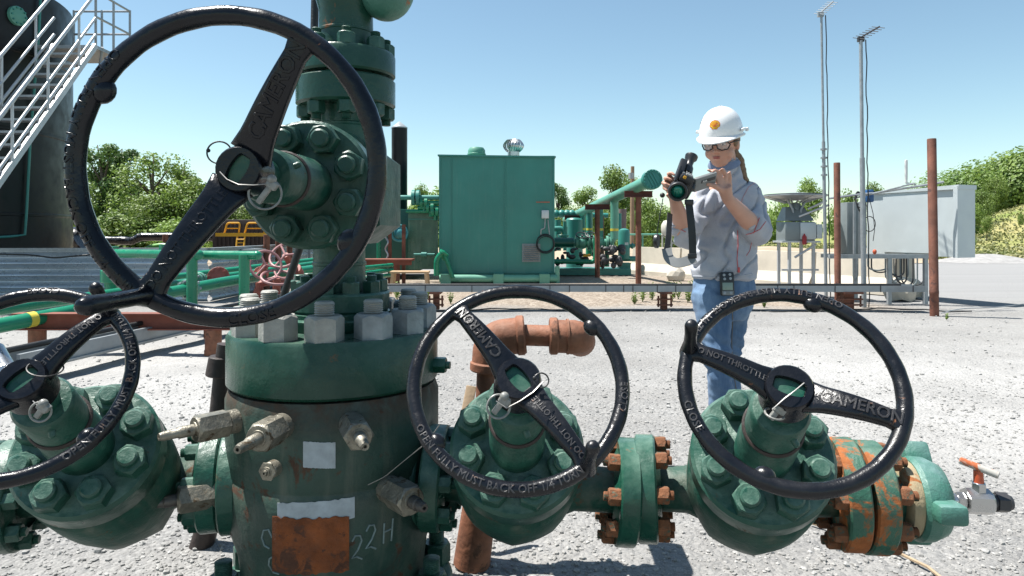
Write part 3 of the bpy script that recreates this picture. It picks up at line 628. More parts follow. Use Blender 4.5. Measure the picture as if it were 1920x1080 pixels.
zone = mth('MULTIPLY', zone, smooth(sp.outputs[1], 2.4, 3.6))
dm = mth('ADD', mth('MULTIPLY', dustm, .45), mth('MULTIPLY', zone, ramp(nt, nz(nt, co, 1.4, 6, .65), [(.3, .25), (.6, 1.)])), True)
g0 = mixc(nt, ramp(nt, nz(nt, co, 4.5, 8, .7, .3), [(.45, 0.), (.68, .55)]), g0, (.24, .235, .225)); g0 = mixc(nt, ramp(nt, nz(nt, co, 24, 6, .7), [(.56, 0.), (.66, .5)]), g0, (.17, .165, .155))
tk = nt.nodes.new('ShaderNodeMapping'); tk.inputs['Rotation'].default_value = (0, 0, .5); tk.inputs['Scale'].default_value = (.35, 2.2, 1); nt.links.new(co, tk.inputs[0])
g0 = mixc(nt, ramp(nt, nz(nt, tk.outputs[0], .9, 6, .6), [(.42, 0.), (.62, .5)]), g0, (.25, .242, .23))
g1 = mixc(nt, dm, g0, mixc(nt, nz(nt, co, 9, 8, .7), (.34, .335, .32), (.52, .51, .495)))
# tan pea gravel round the green shed
nn_ = nz(nt, co, .8, 4); xx = mth('ADD', sp.outputs[0], mth('MULTIPLY', nn_, 1.2)); yy = mth('ADD', sp.outputs[1], mth('MULTIPLY', nn_, 1.4))
tanm = mth('MULTIPLY', mth('MULTIPLY', smooth(xx, -4.2, -3.2), mth('SUBTRACT', 1., smooth(xx, 5.6, 7.0))), mth('MULTIPLY', smooth(yy, 10.3, 11.2), mth('SUBTRACT', 1., smooth(yy, 17, 20))))
tanl = mth('MULTIPLY', smooth(yy, 15, 17), mth('SUBTRACT', 1., smooth(xx, -6, -4)))
vt = nt.nodes.new('ShaderNodeSeparateColor'); nt.links.new(voro(30), vt.inputs[0])
tanc = ramp(nt, vt.outputs[0], [(0., (.20, .15, .11)), (.5, (.34, .27, .20)), (1., (.50, .43, .35))])
g2 = mixc(nt, mth('MULTIPLY', mth('MAXIMUM', tanm, tanl), .85), g1, tanc)
# pale smooth road surface far right
roadm = mth('MULTIPLY', smooth(xx, 5.2, 7.2), smooth(yy, 10.6, 12.4))
mp = nt.nodes.new('ShaderNodeMapping'); mp.inputs['Scale'].default_value = (.12, 1.6, 1); nt.links.new(co, mp.inputs[0])
g3 = mixc(nt, roadm, g2, mixc(nt, nz(nt, mp.outputs[0], 1.2, 5, .6), (.27, .27, .27), (.37, .366, .36)))
gk = mixc(nt, 1., g3, (KA, KA, KA), 'MULTIPLY'); nt.links.new(gk, b.inputs['Base Color']); b.inputs['Roughness'].default_value = .95; b.inputs['Specular IOR Level'].default_value = .15
hsum = mth('ADD', mth('MULTIPLY', voro(55, 'Distance'), -.7), mth('MULTIPLY', nz(nt, co, 90, 5), .6)); hsum = mth('ADD', hsum, mth('MULTIPLY', voro(19, 'Distance'), -.8))
bp = N(nt, 'ShaderNodeBump', Strength=.75, Distance=.016); nt.links.new(hsum, bp.inputs['Height']); nt.links.new(bp.outputs[0], b.inputs['Normal'])
me.materials.append(m); me.shade_smooth(); g = bpy.data.objects.new('ground', me); col.objects.link(g); tag(g, kind='structure')

# loose stones lying on the near ground
ico = bmesh.new(); bmesh.ops.create_icosphere(ico, subdivisions=1, radius=1); iv = [v.co.copy() for v in ico.verts]; if_ = [tuple(v.index for v in f.verts) for f in ico.faces]; ico.free()
q = random.Random(11); vs = []; fs = []
for k in range(26000):
    Y = 1.6+3.6*q.random()**1.9; X = q.uniform(-.80, .80)*Y
    s = (.0035+.0095*q.random()**3.0); 
    if q.random() < .006: s *= 1.9
    if k > 24800: Y = q.uniform(3.4, 9.5); X = q.uniform(-.80, .80)*Y; s = q.uniform(.007, .020)
    a = q.uniform(0, 6.28); fl = q.uniform(.45, .9); el = q.uniform(.6, 1.); o = len(vs); z0 = nearrough(X, Y)+s*fl*.25
    ca, sa = cos(a), sin(a)
    for v in iv:
        j = q.uniform(.72, 1.15); x, y, z = v.x*s*j, v.y*s*j*el, v.z*s*fl*j
        vs.append((X+x*ca-y*sa, Y+x*sa+y*ca, z0+z))
    fs += [tuple(i+o for i in f) for f in if_]
me = bpy.data.meshes.new('gravel'); me.from_pydata(vs, [], fs); me.update()
o = link('gravel', me, mat('loose_stone', (.45, .44, .42), .9, var=.12, vs=40, island=.38, bump=.2, bs=100), sharp=0)
tag(o, 'loose crushed grey stone scattered on the pad', 'gravel', kind='stuff')

# field and hillside beyond
def sheet(name, x0, x1, y0, y1, nx, ny, off, m, edge=1.0, flat=None):
    vs = []; 
    for j in range(ny+1):
        for i in range(nx+1):
            x = x0+(x1-x0)*i/nx; y = y0+(y1-y0)*j/ny
            if j == 0: y += edge*(noise.noise(V((x*.15, 0, 2)))*1.5)
            vs.append((x, y, terr(x, y)+off+(.25*noise.noise(V((x*.1, y*.1, 0))) if j > 0 else 0)*soft(y, y0, y0+10)))
    fs = [(j*(nx+1)+i, j*(nx+1)+i+1, (j+1)*(nx+1)+i+1, (j+1)*(nx+1)+i) for j in range(ny) for i in range(nx)]
    me = bpy.data.meshes.new(name); me.from_pydata(vs, [], fs); me.update(); return tag(link(name, me, m, sharp=0), kind='structure')
m = bpy.data.materials.new('dry_grass_field'); m.use_nodes = True; nt = m.node_tree; b = nt.nodes['Principled BSDF']; tc = nt.nodes.new('ShaderNodeTexCoord'); co = tc.outputs['Object']
mp = nt.nodes.new('ShaderNodeMapping'); mp.inputs['Scale'].default_value = (.5, 1, 1); nt.links.new(co, mp.inputs[0])
c = mixc(nt, ramp(nt, nz(nt, mp.outputs[0], .16, 7, .62), [(.38, 0.), (.6, 1.)]), (.20, .26, .07), (.42, .37, .17)); c = mixc(nt, ramp(nt, nz(nt, co, 2.5, 6, .7), [(.4, 0.), (.7, .6)]), c, (.22, .25, .08)); c = mixc(nt, 1., c, (KA, KA, KA), 'MULTIPLY')
nt.links.new(c, b.inputs['Base Color']); b.inputs['Roughness'].default_value = .95; b.inputs['Specular IOR Level'].default_value = .1
bp = N(nt, 'ShaderNodeBump', Strength=.35, Distance=.08); nt.links.new(nz(nt, co, 6, 6, .7), bp.inputs['Height']); nt.links.new(bp.outputs[0], b.inputs['Normal'])
sheet('field', 2, 260, 27, 320, 90, 90, .03, m); FIELD = m
sheet('meadow', -260, 2, 38, 320, 60, 60, .02, m)
# grass tufts on the near slope
q = random.Random(3); vs = []; fs = []
for k in range(9000):
    Y = 27.5+34*q.random()**1.5; X = q.uniform(.12, .80)*Y+1
    z = terr(X, Y)+.02; h = q.uniform(.06, .2); a = q.uniform(0, 3.14); wd = q.uniform(.04, .12); o = len(vs); lx = q.uniform(-.1, .1)
    vs += [(X-wd*cos(a), Y-wd*sin(a), z), (X+wd*cos(a), Y+wd*sin(a), z), (X+lx+.2*wd, Y, z+h), (X+lx-.6*wd, Y+.1, z+h*.8)]; fs.append((o, o+1, o+2, o+3))
me = bpy.data.meshes.new('grass'); me.from_pydata(vs, [], fs); me.update(); tag(link('grass', me, leafmat('dry_grass', (.26, .30, .10), (.42, .38, .17), .2), sharp=0), 'dry tan and green grass on the field and slope', 'grass', kind='stuff')
# grey gravel heap by the road
mb = MB(); n = 28; rr = []
for i in range(9):
    u = i/8; rr.append([V((17.7+ (1-u)*2.1*cos(2*pi*k/n)*(1+.12*noise.noise(V((k*.4, 0, 1)))), 25.5+(1-u)*1.3*sin(2*pi*k/n), .0+.30*sin(u*pi/2)**1.3*(1+.1*noise.noise(V((k*.5, u*3, 4)))))) for k in range(n)])
mb.rings(rr); tag(mb.build('gravel_heap', mat('heap_gravel', (.36, .35, .34), .95, var=.2, vs=5, bump=.6, bs=12), sharp=0), 'low heap of grey gravel at the foot of the grassy slope', 'gravel heap')

# ---------------------------------------------------------------- trees
def tree_meshes(seed, h, w, nl, ls, mleaf, trunk_h=.25, lobes=9, squash=1., base=.12):
    q = random.Random(seed); mb = MB(); tr = h*.022+.03
    pts = [V((0, 0, -.1)), V((q.uniform(-.02, .02)*h, q.uniform(-.02, .02)*h, h*trunk_h)), V((q.uniform(-.05, .05)*h, 0, h*.55)), V((q.uniform(-.05, .05)*h, 0, h*.9))]
    mb.tube(pts, [tr*1.3, tr, tr*.6, tr*.15], 8); L = []
    for i in range(lobes):
        a = q.uniform(0, 2*pi); u = (i+.5)/lobes; zz = h*(base+.1+(.78-base)*u); env = math.sqrt(max(.05, 1-((u-.38)/.68)**2)); rr = w*.5*env*q.uniform(.35, .75)
        c = V((cos(a)*rr, sin(a)*rr, zz)); L.append((c, w*.5*q.uniform(.32, .55)*(.65+.35*env)))
        mb.tube([pts[1].lerp(pts[2], min(1, u*1.2)), c*.6+pts[2]*.4*V((1, 1, 1)).x if False else (c+pts[2])/2, c], [tr*.5, tr*.3, tr*.08], 5)
    L.append((V((0, 0, h*.80)), w*.26)); L.append((V((0, 0, h*.45)), w*.34))
    tm = bpy.data.meshes.new('trunk'); tm.from_pydata([tuple(v) for v in mb.v], [], mb.f); tm.update(); tm.shade_smooth(); tm.materials.append(M['bark'])
    vs = []; fs = []
    for k in range(nl):
        c, r = L[k % len(L)]; d = V((q.gauss(0, 1), q.gauss(0, 1), q.gauss(0, 1))).normalized(); rr = r*(q.random()**.45)*(1+.25*noise.noise(c*3+d*2.2))
        p = c+V((d.x*rr, d.y*rr, d.z*rr*.8*squash)); nrm = (d+V((q.gauss(0, .6), q.gauss(0, .6), q.gauss(0, .6)+.35))).normalized(); f = frame(p, nrm); s = ls*q.uniform(.55, 1.3); a = q.uniform(0, 6.28); o = len(vs); mm = f @ RZ(a)
        vs += [mm @ V((-s, -s*.55, 0)), mm @ V((s*.9, -s*.4, s*.2)), mm @ V((s*.7, s*.6, 0)), mm @ V((-s*.5, s*.7, s*.15))]; fs.append((o, o+1, o+2, o+3))
    cm = bpy.data.meshes.new('crown'); cm.from_pydata([tuple(v) for v in vs], [], fs); cm.update(); cm.materials.append(mleaf); return tm, cm
TM = {}
TM['tall'] = tree_meshes(1, 7, 3.6, 5200, .085, M['leaf_dark'], lobes=13)
TM['tall2'] = tree_meshes(12, 7, 4.4, 5200, .09, M['leaf'], lobes=12)
TM['round'] = tree_meshes(2, 6, 5.4, 5600, .10, M['leaf'], lobes=12)
TM['bright'] = tree_meshes(3, 5, 5.4, 5600, .10, M['leaf_bright'], lobes=12, base=.0)
TM['bush'] = tree_meshes(4, 2.6, 4.2, 3000, .10, M['leaf'], lobes=9, base=-.05, trunk_h=.1)
TM['open'] = tree_meshes(5, 6, 5.5, 3600, .11, M['leaf_bright'], trunk_h=.4, lobes=9, base=.32)
TM['birch'] = tree_meshes(6, 7, 5, 3600, .085, M['leaf'], trunk_h=.35, lobes=14, base=.15)
def tree(kind, px, pytop, Y, label, width=1., rot=0., name='tree', group=None, zb=None):
    c = P(px, 435, Y); zb = terr(c.x, Y)-.05 if zb is None else zb; top = CAMZ-(pytop-435)/F*Y; tm, cm = TM[kind]; H = max(v.co.z for v in cm.vertices); s = (top-zb)/H
    t = bpy.data.objects.new(name, None); col.objects.link(t); t.location = (c.x, Y, zb); t.rotation_euler = (0, 0, rot); t.scale = (s*width, s*width, s); tag(t, label, 'bush' if name == 'bush' else 'tree', group)
    for n_, me_ in (('trunk', tm), ('crown', cm)):
        o = bpy.data.objects.new(n_, me_); col.objects.link(o); o.parent = t
    return t
g1 = 'trees of the wood on the left'
L_ = [('tall', 188, 268, 48, 1., 'dark tall pointed tree at the left end of the wood, beside the black tank'), ('tall', 232, 276, 50, .9, 'second dark pointed tree of the left wood, slightly shorter'), ('birch', 285, 281, 47, 1.15, 'airy tree with pale bare limbs in the middle of the left wood'), ('tall2', 340, 306, 49, 1.0, 'mid green tree behind the bright one in the left wood'), ('bright', 352, 330, 42, 1.1, 'bright green rounded tree in front of the left wood'), ('bright', 285, 362, 41, 1.1, 'yellow green low tree below the airy tree'), ('round', 405, 352, 43, .9, 'rounded green tree just left of the largest wheel hub'), ('round', 150, 330, 46, .8, 'dark green tree partly behind the black tank edge'), ('bright', 140, 400, 40, .8, 'low bright green tree beside the foot of the black tank'), ('bush', 220, 392, 39, 1.3, 'leafy bush under the two pointed trees'), ('bright', 452, 378, 44, 1.0, 'light green tree behind the lower spoke of the largest wheel'), ('round', 520, 388, 46, 1.1, 'green tree behind the yellow railings'), ('round', 590, 392, 47, 1.1, 'green tree behind the wellhead column'), ('bush', 330, 405, 39, 1.4, 'broad leafy bush at the edge of the left wood')]
for i, (k, px, py, Y, wd, lb) in enumerate(L_): tree(k, px, py, Y, lb, wd, i*1.3, group=g1)
R_ = [('round', 788, 340, 46, .5, 'small tree seen between the black stack and the green shed'), ('bush', 815, 348, 45, .8, 'shrubby tree against the left edge of the green shed'), ('tall', 1047, 342, 40, .8, 'narrow dark tree against the right edge of the green shed'), ('tall2', 1096, 347, 38, .9, 'green tree left of the sloping header pipe'), ('tall2', 1150, 305, 39, .9, 'tallest tree right of the green shed, above the header pipe'), ('round', 1188, 322, 43, .8, 'rounded tree behind the blind flange of the header pipe'), ('round', 1222, 372, 37, 1.0, 'rounded tree behind the rusty T shaped post'), ('bright', 1260, 385, 40, .8, 'bright green tree behind the thermal camera'), ('bright', 1075, 382, 33, .9, 'yellow green tree behind the green pipework'), ('round', 1120, 380, 35, 1., 'dense green tree behind the drop pipes'), ('round', 1310, 402, 42, 1., 'green tree hidden mostly behind the worker'), ('bright', 1180, 395, 32, .8, 'yellow green tree behind the green upright vessel'),
      ('bush', 1470, 362, 75, .5, 'small distant tree left of the dome shaped tree'), ('open', 1512, 328, 62, .62, 'dome shaped bright tree between the worker and the thin masts'), ('open', 1642, 336, 66, .5, 'bright tree top behind the grey cabinet'), ('bush', 1588, 352, 90, .5, 'small far tree between the rusty pole and the cabinet'), ('bush', 1440, 395, 60, .6, 'low dark bush right beside the shoulder of the worker')]
for i, (k, px, py, Y, wd, lb) in enumerate(R_): tree(k, px, py, Y, lb, wd, i*1.9, group='trees behind the equipment')
q = random.Random(21)
H_ = [('bright', 1812, 372, 45, .9, 'bright tree just right of the grey cabinet'), ('round', 1838, 352, 52, .9, 'rounded tree at the foot of the wooded hill'), ('open', 1850, 402, 40, .55, 'small open tree standing on the grassy slope'), ('bright', 1868, 330, 62, .7, 'yellow green tree on the lower edge of the hill wood'), ('bright', 1790, 392, 43, .8, 'tree half hidden by the right end of the cabinet'), ('bush', 1915, 398, 47, .35, 'small round bush at the right edge on the slope'), ('bush', 1822, 440, 38, .5, 'low green bush on the slope beside the cabinet')]
for i, (k, px, py, Y, wd, lb) in enumerate(H_): tree(k, px, py, Y, lb, wd, i*2.1, group='trees at the foot of the hill')
# hillside wood and far hedges: masses
def mass(name, label, crowns, m, nl, ls, seed=1):
    q = random.Random(seed); vs = []; fs = []
    for (x, y, z, r, h) in crowns:
        for k in range(nl):
            d = V((q.gauss(0, 1), q.gauss(0, 1), q.gauss(0, 1))).normalized(); rr = q.uniform(.7, 1.05)
            p = V((x+d.x*r*rr, y+d.y*r*rr, z+h*.55+d.z*h*.5*rr)); f = frame(p, (d+V((q.gauss(0, .5), q.gauss(0, .5), .3))).normalized()); s = ls*q.uniform(.6, 1.3); o = len(vs)
            vs += [f @ V((-s, -s*.6, 0)), f @ V((s, -s*.5, s*.2)), f @ V((s*.8, s*.6, 0)), f @ V((-s*.5, s*.7, s*.1))]; fs.append((o, o+1, o+2, o+3))
    me = bpy.data.meshes.new(name); me.from_pydata([tuple(v) for v in vs], [], fs); me.update(); return tag(link(name, me, m, sharp=0), label, 'wood', kind='stuff')
cr = []
for k in range(520):
    Y = q.uniform(64, 165); X = q.uniform(.60, .86)*Y
    if X < 42+ (Y-70)*.25: continue
    cr.append((X, Y, terr(X, Y)-1, q.uniform(2.2, 3.4), q.uniform(4, 6.5)))
mass('hillside_wood', 'dense green wood covering the hill at the right edge', cr, leafmat('hill_leaf', (.16, .29, .06), (.31, .42, .09), .08), 760, .15, 4)
cr = [(x+q.uniform(-3, 3), 150+q.uniform(-20, 20), -.5, 5, q.uniform(3.5, 6)) for x in range(10, 100, 4)]
mass('distant_hedge', 'dark hedgerow across the far side of the field', cr, M['leaf_dark'], 120, .5, 5)
cr = [(x+q.uniform(-1, 1), 52+q.uniform(-3, 4), -.6, 2.2, q.uniform(2.4, 4.2)) for x in [-44+i*1.6 for i in range(38)]]
mass('undergrowth', 'dense green undergrowth filling the bottom of the woods', cr, M['leaf'], 260, .16, 6)

# ---------------------------------------------------------------- black tank and stairs
def own(mb, n, m, t, **k):
    b0 = V(t.location); mb.v = [q_-b0 for q_ in mb.v]; return mb.build(n, m, t, **k)
TC = (-11.9, 12.6); t = thing('storage_tank', 'tall black cylindrical storage tank at the left edge', 'tank', (*TC, 0)); TR = 3.2
mb = MB(); mb.lathe([(TR, 0), (TR, 5.55), (TR-.25, 5.62), (0, 5.9)], 96, T(*TC, 0)); 
for z in (1.4, 2.9, 4.3): mb.lathe([(TR+.0, z), (TR+.012, z+.01), (TR+.012, z+.05), (TR, z+.06)], 96, T(*TC, 0))
own(mb, 'shell', M['tank'], t)
hd = (V((-.745*9.0, 9.0, 0))-V((*TC, 0))).normalized()
a = math.atan2(-.9, .42); hp = V((TC[0]+TR*cos(a), TC[1]+TR*sin(a), 4.0)); 
def tank_pt(px, py): # point on the shell seen at that pixel
    d = V(((px-960)/F, 1, -(py-435)/F)); o = V((0, 0, CAMZ)); A = d.x**2+1; Bq = 2*(d.x*(-TC[0])+(-TC[1])); C_ = TC[0]**2+TC[1]**2-TR**2; s = (-Bq-math.sqrt(max(0, Bq*Bq-4*A*C_)))/(2*A); return o+d*s
p = tank_pt(30, 30); n_ = V((p.x-TC[0], p.y-TC[1], 0)).normalized(); mb = MB(); mb.lathe([(0, 0), (.17, 0), (.17, .06), (.15, .07), (0, .07)], 28, frame(p-n_*.01, n_)); mh = own(mb, 'manhole_cover', M['header'], t)
mb = MB()
for k in range(10): mb.nut(frame(p+n_*.06, n_) @ T(.14*cos(k*.628), .14*sin(k*.628), 0), .03, .025)
own(mb, 'cover_bolts', M['bgreen'], t)
mb = MB(); pts = [tank_pt(px, py) for px, py in ((72, -30), (68, 60), (60, 160), (52, 260), (45, 400), (42, 440), (20, 443), (-10, 445))]; pts = [p_+V((p_.x-TC[0], p_.y-TC[1], 0)).normalized()*.05 for p_ in pts]; mb.tube(pts, .022, 8); own(mb, 'conduit', M['bgreen'], t)
SX0, SX1 = -8.25, -7.5; st = thing('metal_stairs', 'aluminium stairs with handrails climbing beside the black tank', 'stairs', (-7.9, 8.2, 0))
ya, yb, za, zb = 8.35, 12.3, -.02, 4.48; sl = (zb-za)/(yb-ya)
for x in (SX0, SX1):
    mb = MB(); mb.beam((x, ya, za), (x, yb, zb), .05, .09, (0, 0, 1)); own(mb, 'stringer', M['alu'], st)
for k in range(19):
    u = (k+1)/20; mb = MB(); mb.box(((SX0+SX1)/2, ya+(yb-ya)*u, za+(zb-za)*u), (SX1-SX0-.05, .23, .035)); own(mb, 'tread', M['galv'], st)
for x in (SX0, SX1):
    mb = MB()
    for dz in (.95, .50, .20): mb.cyl((x, ya, za+dz), (x, yb, zb+dz), .030 if dz > .9 else .024, n=10)
    for k in range(5): u = (k+.4)/5; y = ya+(yb-ya)*u; z = za+(zb-za)*u; mb.cyl((x, y, z), (x, y, z+.96), .021, n=8)
    own(mb, 'handrail', M['alu'], st)
mb = MB(); mb.box(((-8.6+SX1)/2, 12.85, 4.46), (-SX0+.35+SX1+.0, 1.1, .06)); own(mb, 'landing', M['galv'], st)
mb = MB()
for z in (5.0, 5.45): mb.tube([(SX1, 12.3, z), (SX1, 13.4, z), (-8.6, 13.4, z)], .022, 8)
for x, y in ((SX1, 12.3), (SX1, 12.85), (SX1, 13.4), (-8.05, 13.4), (-8.6, 13.4)): mb.cyl((x, y, 4.46), (x, y, 5.47), .022, n=8)
mb.cyl((SX1, 12.5, 4.5), (SX1-.6, 13.2, 3.4), .025, n=8); own(mb, 'landing_rail', M['galv'], st)
# corrugated containment wall
def corr(p0, p1, zt, zb_, label, m):
    t = thing('containment_wall', label, 'wall', (p0[0], p0[1], 0), 'corrugated steel containment walls'); a = V((*p0, 0)); b_ = V((*p1, 0)); d = (b_-a).normalized(); nrm = V((d.y, -d.x, 0)); L = (b_-a).length; n = 120; rr = []
    for i in range(n+1):
        z = zb_+(zt-zb_)*i/n; o = .045*sin(2*pi*z/.19); rr.append((z, o))
    mb = MB(); vs = []; fs = []
    for z, o in rr: vs += [a+nrm*o+V((0, 0, z)), b_+nrm*o+V((0, 0, z)), b_+nrm*(o-.02)+V((0, 0, z)), a+nrm*(o-.02)+V((0, 0, z))]
    for i in range(n): fs += [(4*i+k, 4*i+(k+1) % 4, 4*i+4+(k+1) % 4, 4*i+4+k) for k in range(4)]
    mb.add(vs, fs); own(mb, 'panel', m, t, sharp=60); mb = MB(); mb.beam(a+V((0, 0, zt+.02))+nrm*.01, b_+V((0, 0, zt+.02))+nrm*.01, .10, .05); own(mb, 'cap_rail', M['galv'], t); 
    k = 1.6
    while k < L: mb = MB(); mb.beam(a+d*k+nrm*.07+V((0, 0, 0)), a+d*k+nrm*.07+V((0, 0, zt)), .05, .02, d); own(mb, 'post', M['galv'], t); k += 2.9
    return t
corr((-13, 10.6), (-4.9, 11.0), .82, 0, 'corrugated galvanised containment wall in front of the black tank', M['corr'])
corr((-4.88, 11.05), (-4.6, 17.5), .82, 0, 'receding corrugated wall behind the green pipe frame', M['corr'])
# dark cable on the wall
tag(MB().tube(rounded([P(-20, 476, 10.5), P(60, 478, 10.5), P(100, 484, 10.5), P(130, 481, 10.5), P(175, 477, 10.5)], .3), .012, 6).build('wall_cable', M['rubber']), 'thin black cable drooping along the corrugated wall', 'cable')

# ---------------------------------------------------------------- green pipes, frame and rusty beam on the left
def pipe_thing(name, label, pts, r, m, cat='pipe', rad_=.2, n=16, group=None):
    o = MB().tube(rounded(pts, rad_), r, n).build(name, m); return tag(o, label, cat, group)
t = thing('pipe_rack', 'rusty red beam rack on two round posts carrying the green pipes', 'pipe rack', P(70, 660, 6.2)*V((1, 1, 0)).x if False else V((P(70, 660, 6.2).x, 6.2, 0)))
mb = MB(); mb.ibeam((P(30, 600, 6.2).x, 6.2, .31), (P(436, 596, 6.2).x, 6.2, .31), .13, .15, .012); own(mb, 'beam', M['rustbeam'], t)
for px in (70, 400): x = P(px, 0, 6.2).x; mb = MB(); mb.cyl((x, 6.2, 0), (x, 6.2, .235), .072, n=20); mb.cyl((x, 6.2, -.01), (x, 6.2, .05), .078, n=20); own(mb, 'post', M['rustpipe_light'], t)
gp = 'green flow lines on the rusty rack'
def flowline(pts, r, lab, band=None, fl=None):
    t = thing('flow_line', lab, 'pipe', pts[0], gp); mb = MB(); mb.tube(rounded(pts, .3), r, 18); own(mb, 'pipe', M['bgreen_sat'], t)
    if fl:
        for (a, u) in fl:
            p0 = V(pts[a]); p1 = V(pts[a+1]); c = p0.lerp(p1, u); d = (p1-p0).normalized(); mb = MB(); f = frame(c, d)
            for dz in (-.05, .012): mb.flange(f @ T(0, 0, dz), .115, .038, n=28)
            own(mb, 'flange', M['bgreen_pale'], t); mb = MB()
            for k in range(8): mb.cyl(f @ V((.09*cos(k*pi/4), .09*sin(k*pi/4), -.09)), f @ V((.09*cos(k*pi/4), .09*sin(k*pi/4), .09)), .016, n=8)
            own(mb, 'flange_bolts', M['galv'], t)
    if band: p0 = V(pts[0]); p1 = V(pts[1]); c = p0.lerp(p1, band); d = (p1-p0).normalized(); mb = MB(); mb.cyl(c-d*.035, c+d*.035, r+.003, n=20); own(mb, 'yellow_band', M['yellowband'], t)
    return t
flowline([P(-60, 622, 5.6), P(430, 527, 8.6), P(640, 497, 11.5)], .066, 'nearest green flow line with a yellow band', band=.17, fl=[(0, .78)])
flowline([P(-60, 590, 6.0), P(400, 522, 9.4), P(640, 488, 12.3)], .052, 'second green flow line beside the banded one', fl=[(0, .90)])
flowline([P(200, 535, 8.6), P(640, 482, 13.2)], .05, 'green flow line farthest back on the rack')
# green pipe frame with posts
t = thing('pipe_handrail', 'green pipe handrail frame with round posts before the corrugated wall', 'pipe frame', V((P(360, 0, 7.4).x, 7.4, 0)))
mb = MB(); mb.cyl(P(205, 475, 8.0), P(374, 478, 7.3), .050, n=16); own(mb, 'rail', M['bgreen_sat'], t)
mb = MB(); mb.cyl(P(366, 478, 7.5), P(482, 479, 7.3), .048, n=16); mb.ball(P(482, 479, 7.3), .05); mb.ball(P(372, 478, 7.3), .056); own(mb, 'rail', M['bgreen_sat'], t)
for px, Y, a in ((360, 7.3, 575), (458, 7.3, 572), (208, 8.0, 560)):
    mb = MB(); mb.cyl(P(px, 478, Y), P(px, a, Y), .055 if px > 300 else .06, n=16)
    if px < 300: mb.cyl(P(px, 466, Y), P(px, 462, Y), .085, n=16); mb.cyl(P(px, 506, Y), P(px, 530, Y), .11, n=16, ch=.01)
    own(mb, 'post', M['bgreen_sat'], t)
tag(MB().cyl(P(313, 462, 8.6), P(313, 560, 8.6), .06, n=14).cyl(P(313, 458, 8.6), P(313, 472, 8.6), .09, n=14).build('capped_post', M['bgreen_sat']), 'short capped green post behind the lower wheel spoke', 'post')
# reddish valves with wheels
t = thing('red_valve_manifold', 'faded red manifold with maroon valve wheels behind the black hose', 'valve', P(510, 560, 9.0)*1.0)
t.location.z = 0
def ownv(mb, n, m): return own(mb, n, m, t)
for c, r, nr in ((P(498, 497, 9.0), .20, (.6, -1, .5)), (P(535, 478, 9.4), .22, (-.2, -1, .9)), (P(520, 520, 8.9), .2, (.2, -.4, 1))):
    mb = MB(); mb.tube(ringpts(c, r, nr, 30), .018, 8, True); f = frame(c, nr)
    for k in range(3): mb.cyl(f.translation, f @ V((r*cos(k*2.1), r*sin(k*2.1), 0)), .014, n=8)
    ownv(mb, 'valve_wheel', M['pinkwheel']); mb = MB(); mb.cyl(f.translation, f @ V((0, 0, -.35)), .045, .06, 14); mb.flange(f @ T(0, 0, -.36), .10, .05); mb.ball(f @ V((0, 0, -.42)), .1); ownv(mb, 'valve_body', M['redvalve'])
mb = MB(); mb.tube(rounded([P(480, 555, 9), P(488, 530, 9), P(520, 528, 9.2), P(575, 520, 9.5), P(590, 545, 9.6)], .2), .05, 12); mb.cyl(P(490, 610, 9), P(486, 530, 9), .05, n=12); ownv(mb, 'manifold_pipe', M['redvalve'])
mb = MB(); f = frame(P(410, 520, 9.2), (.3, -1, .2)); mb.flange(f, .14, .04); mb.cyl(f.translation, f @ V((0, 0, -.2)), .06); 
for k in range(8): mb.nut(f @ T(.11*cos(k*.785), .11*sin(k*.785), .04), .03, .03)
ownv(mb, 'blind_flange', M['redvalve'])
# rusty posts in the distance on the left
for i, (px, y0, y1, Y) in enumerate(((500, 440, 545, 13), (522, 452, 555, 13.5), (543, 458, 545, 14), (310, 440, 470, 16), (395, 560, 590, 7.6))):
    if i == 4: continue
    tag(MB().cyl(P(px, y0, Y), (P(px, 0, Y).x, Y, 0), .06, n=12, ch=.004).build('rusty_post', M['rustpipe']), ['tallest rusty post below the yellow railings', 'middle rusty post behind the maroon valve wheels', 'right hand rusty post behind the maroon valve wheels', 'rusty post under the black wrapped pipe'][i], 'post', 'rusty posts behind the green pipes')
# black wrapped pipe
pts = [P(60, 452, 19), P(150, 448, 19), P(250, 452, 19), P(262, 444, 19), P(330, 444, 19), P(430, 446, 19), P(560, 448, 19)]; pts = rounded(pts, .4)
q = random.Random(5); den = []
for a, b_ in zip(pts[:-1], pts[1:]):
    k = max(1, int((b_-a).length/.12)); den += [a.lerp(b_, i/k) for i in range(k)]
tag(MB().tube(den, [.10*(1+.22*q.random()) for _ in den], 10).build('wrapped_pipe', M['blackwrap']), 'long pipe wrapped in shiny black plastic before the wood', 'pipe')
mb = MB(); n = 30; tag(mb.tube([P(70+i*3, 452+2*sin(i), 18) for i in range(n)], [.32*(1+.3*q.random()) for _ in range(n)], 10).build('tarp_heap', M['blackwrap']), 'heap of black plastic sheeting beside the black tank', 'tarp')
pts = rounded([P(255, 478, 14), P(285, 462, 14), P(310, 459, 14), P(340, 470, 14)], .3); tag(MB().tube(pts, .05, 10).build('green_hose', M['leaf_bright'] if False else mat('lime_hose', (.16, .42, .08), .4, bump=0)), 'lime green hose arching behind the pipe frame', 'hose')
mb = MB(); 
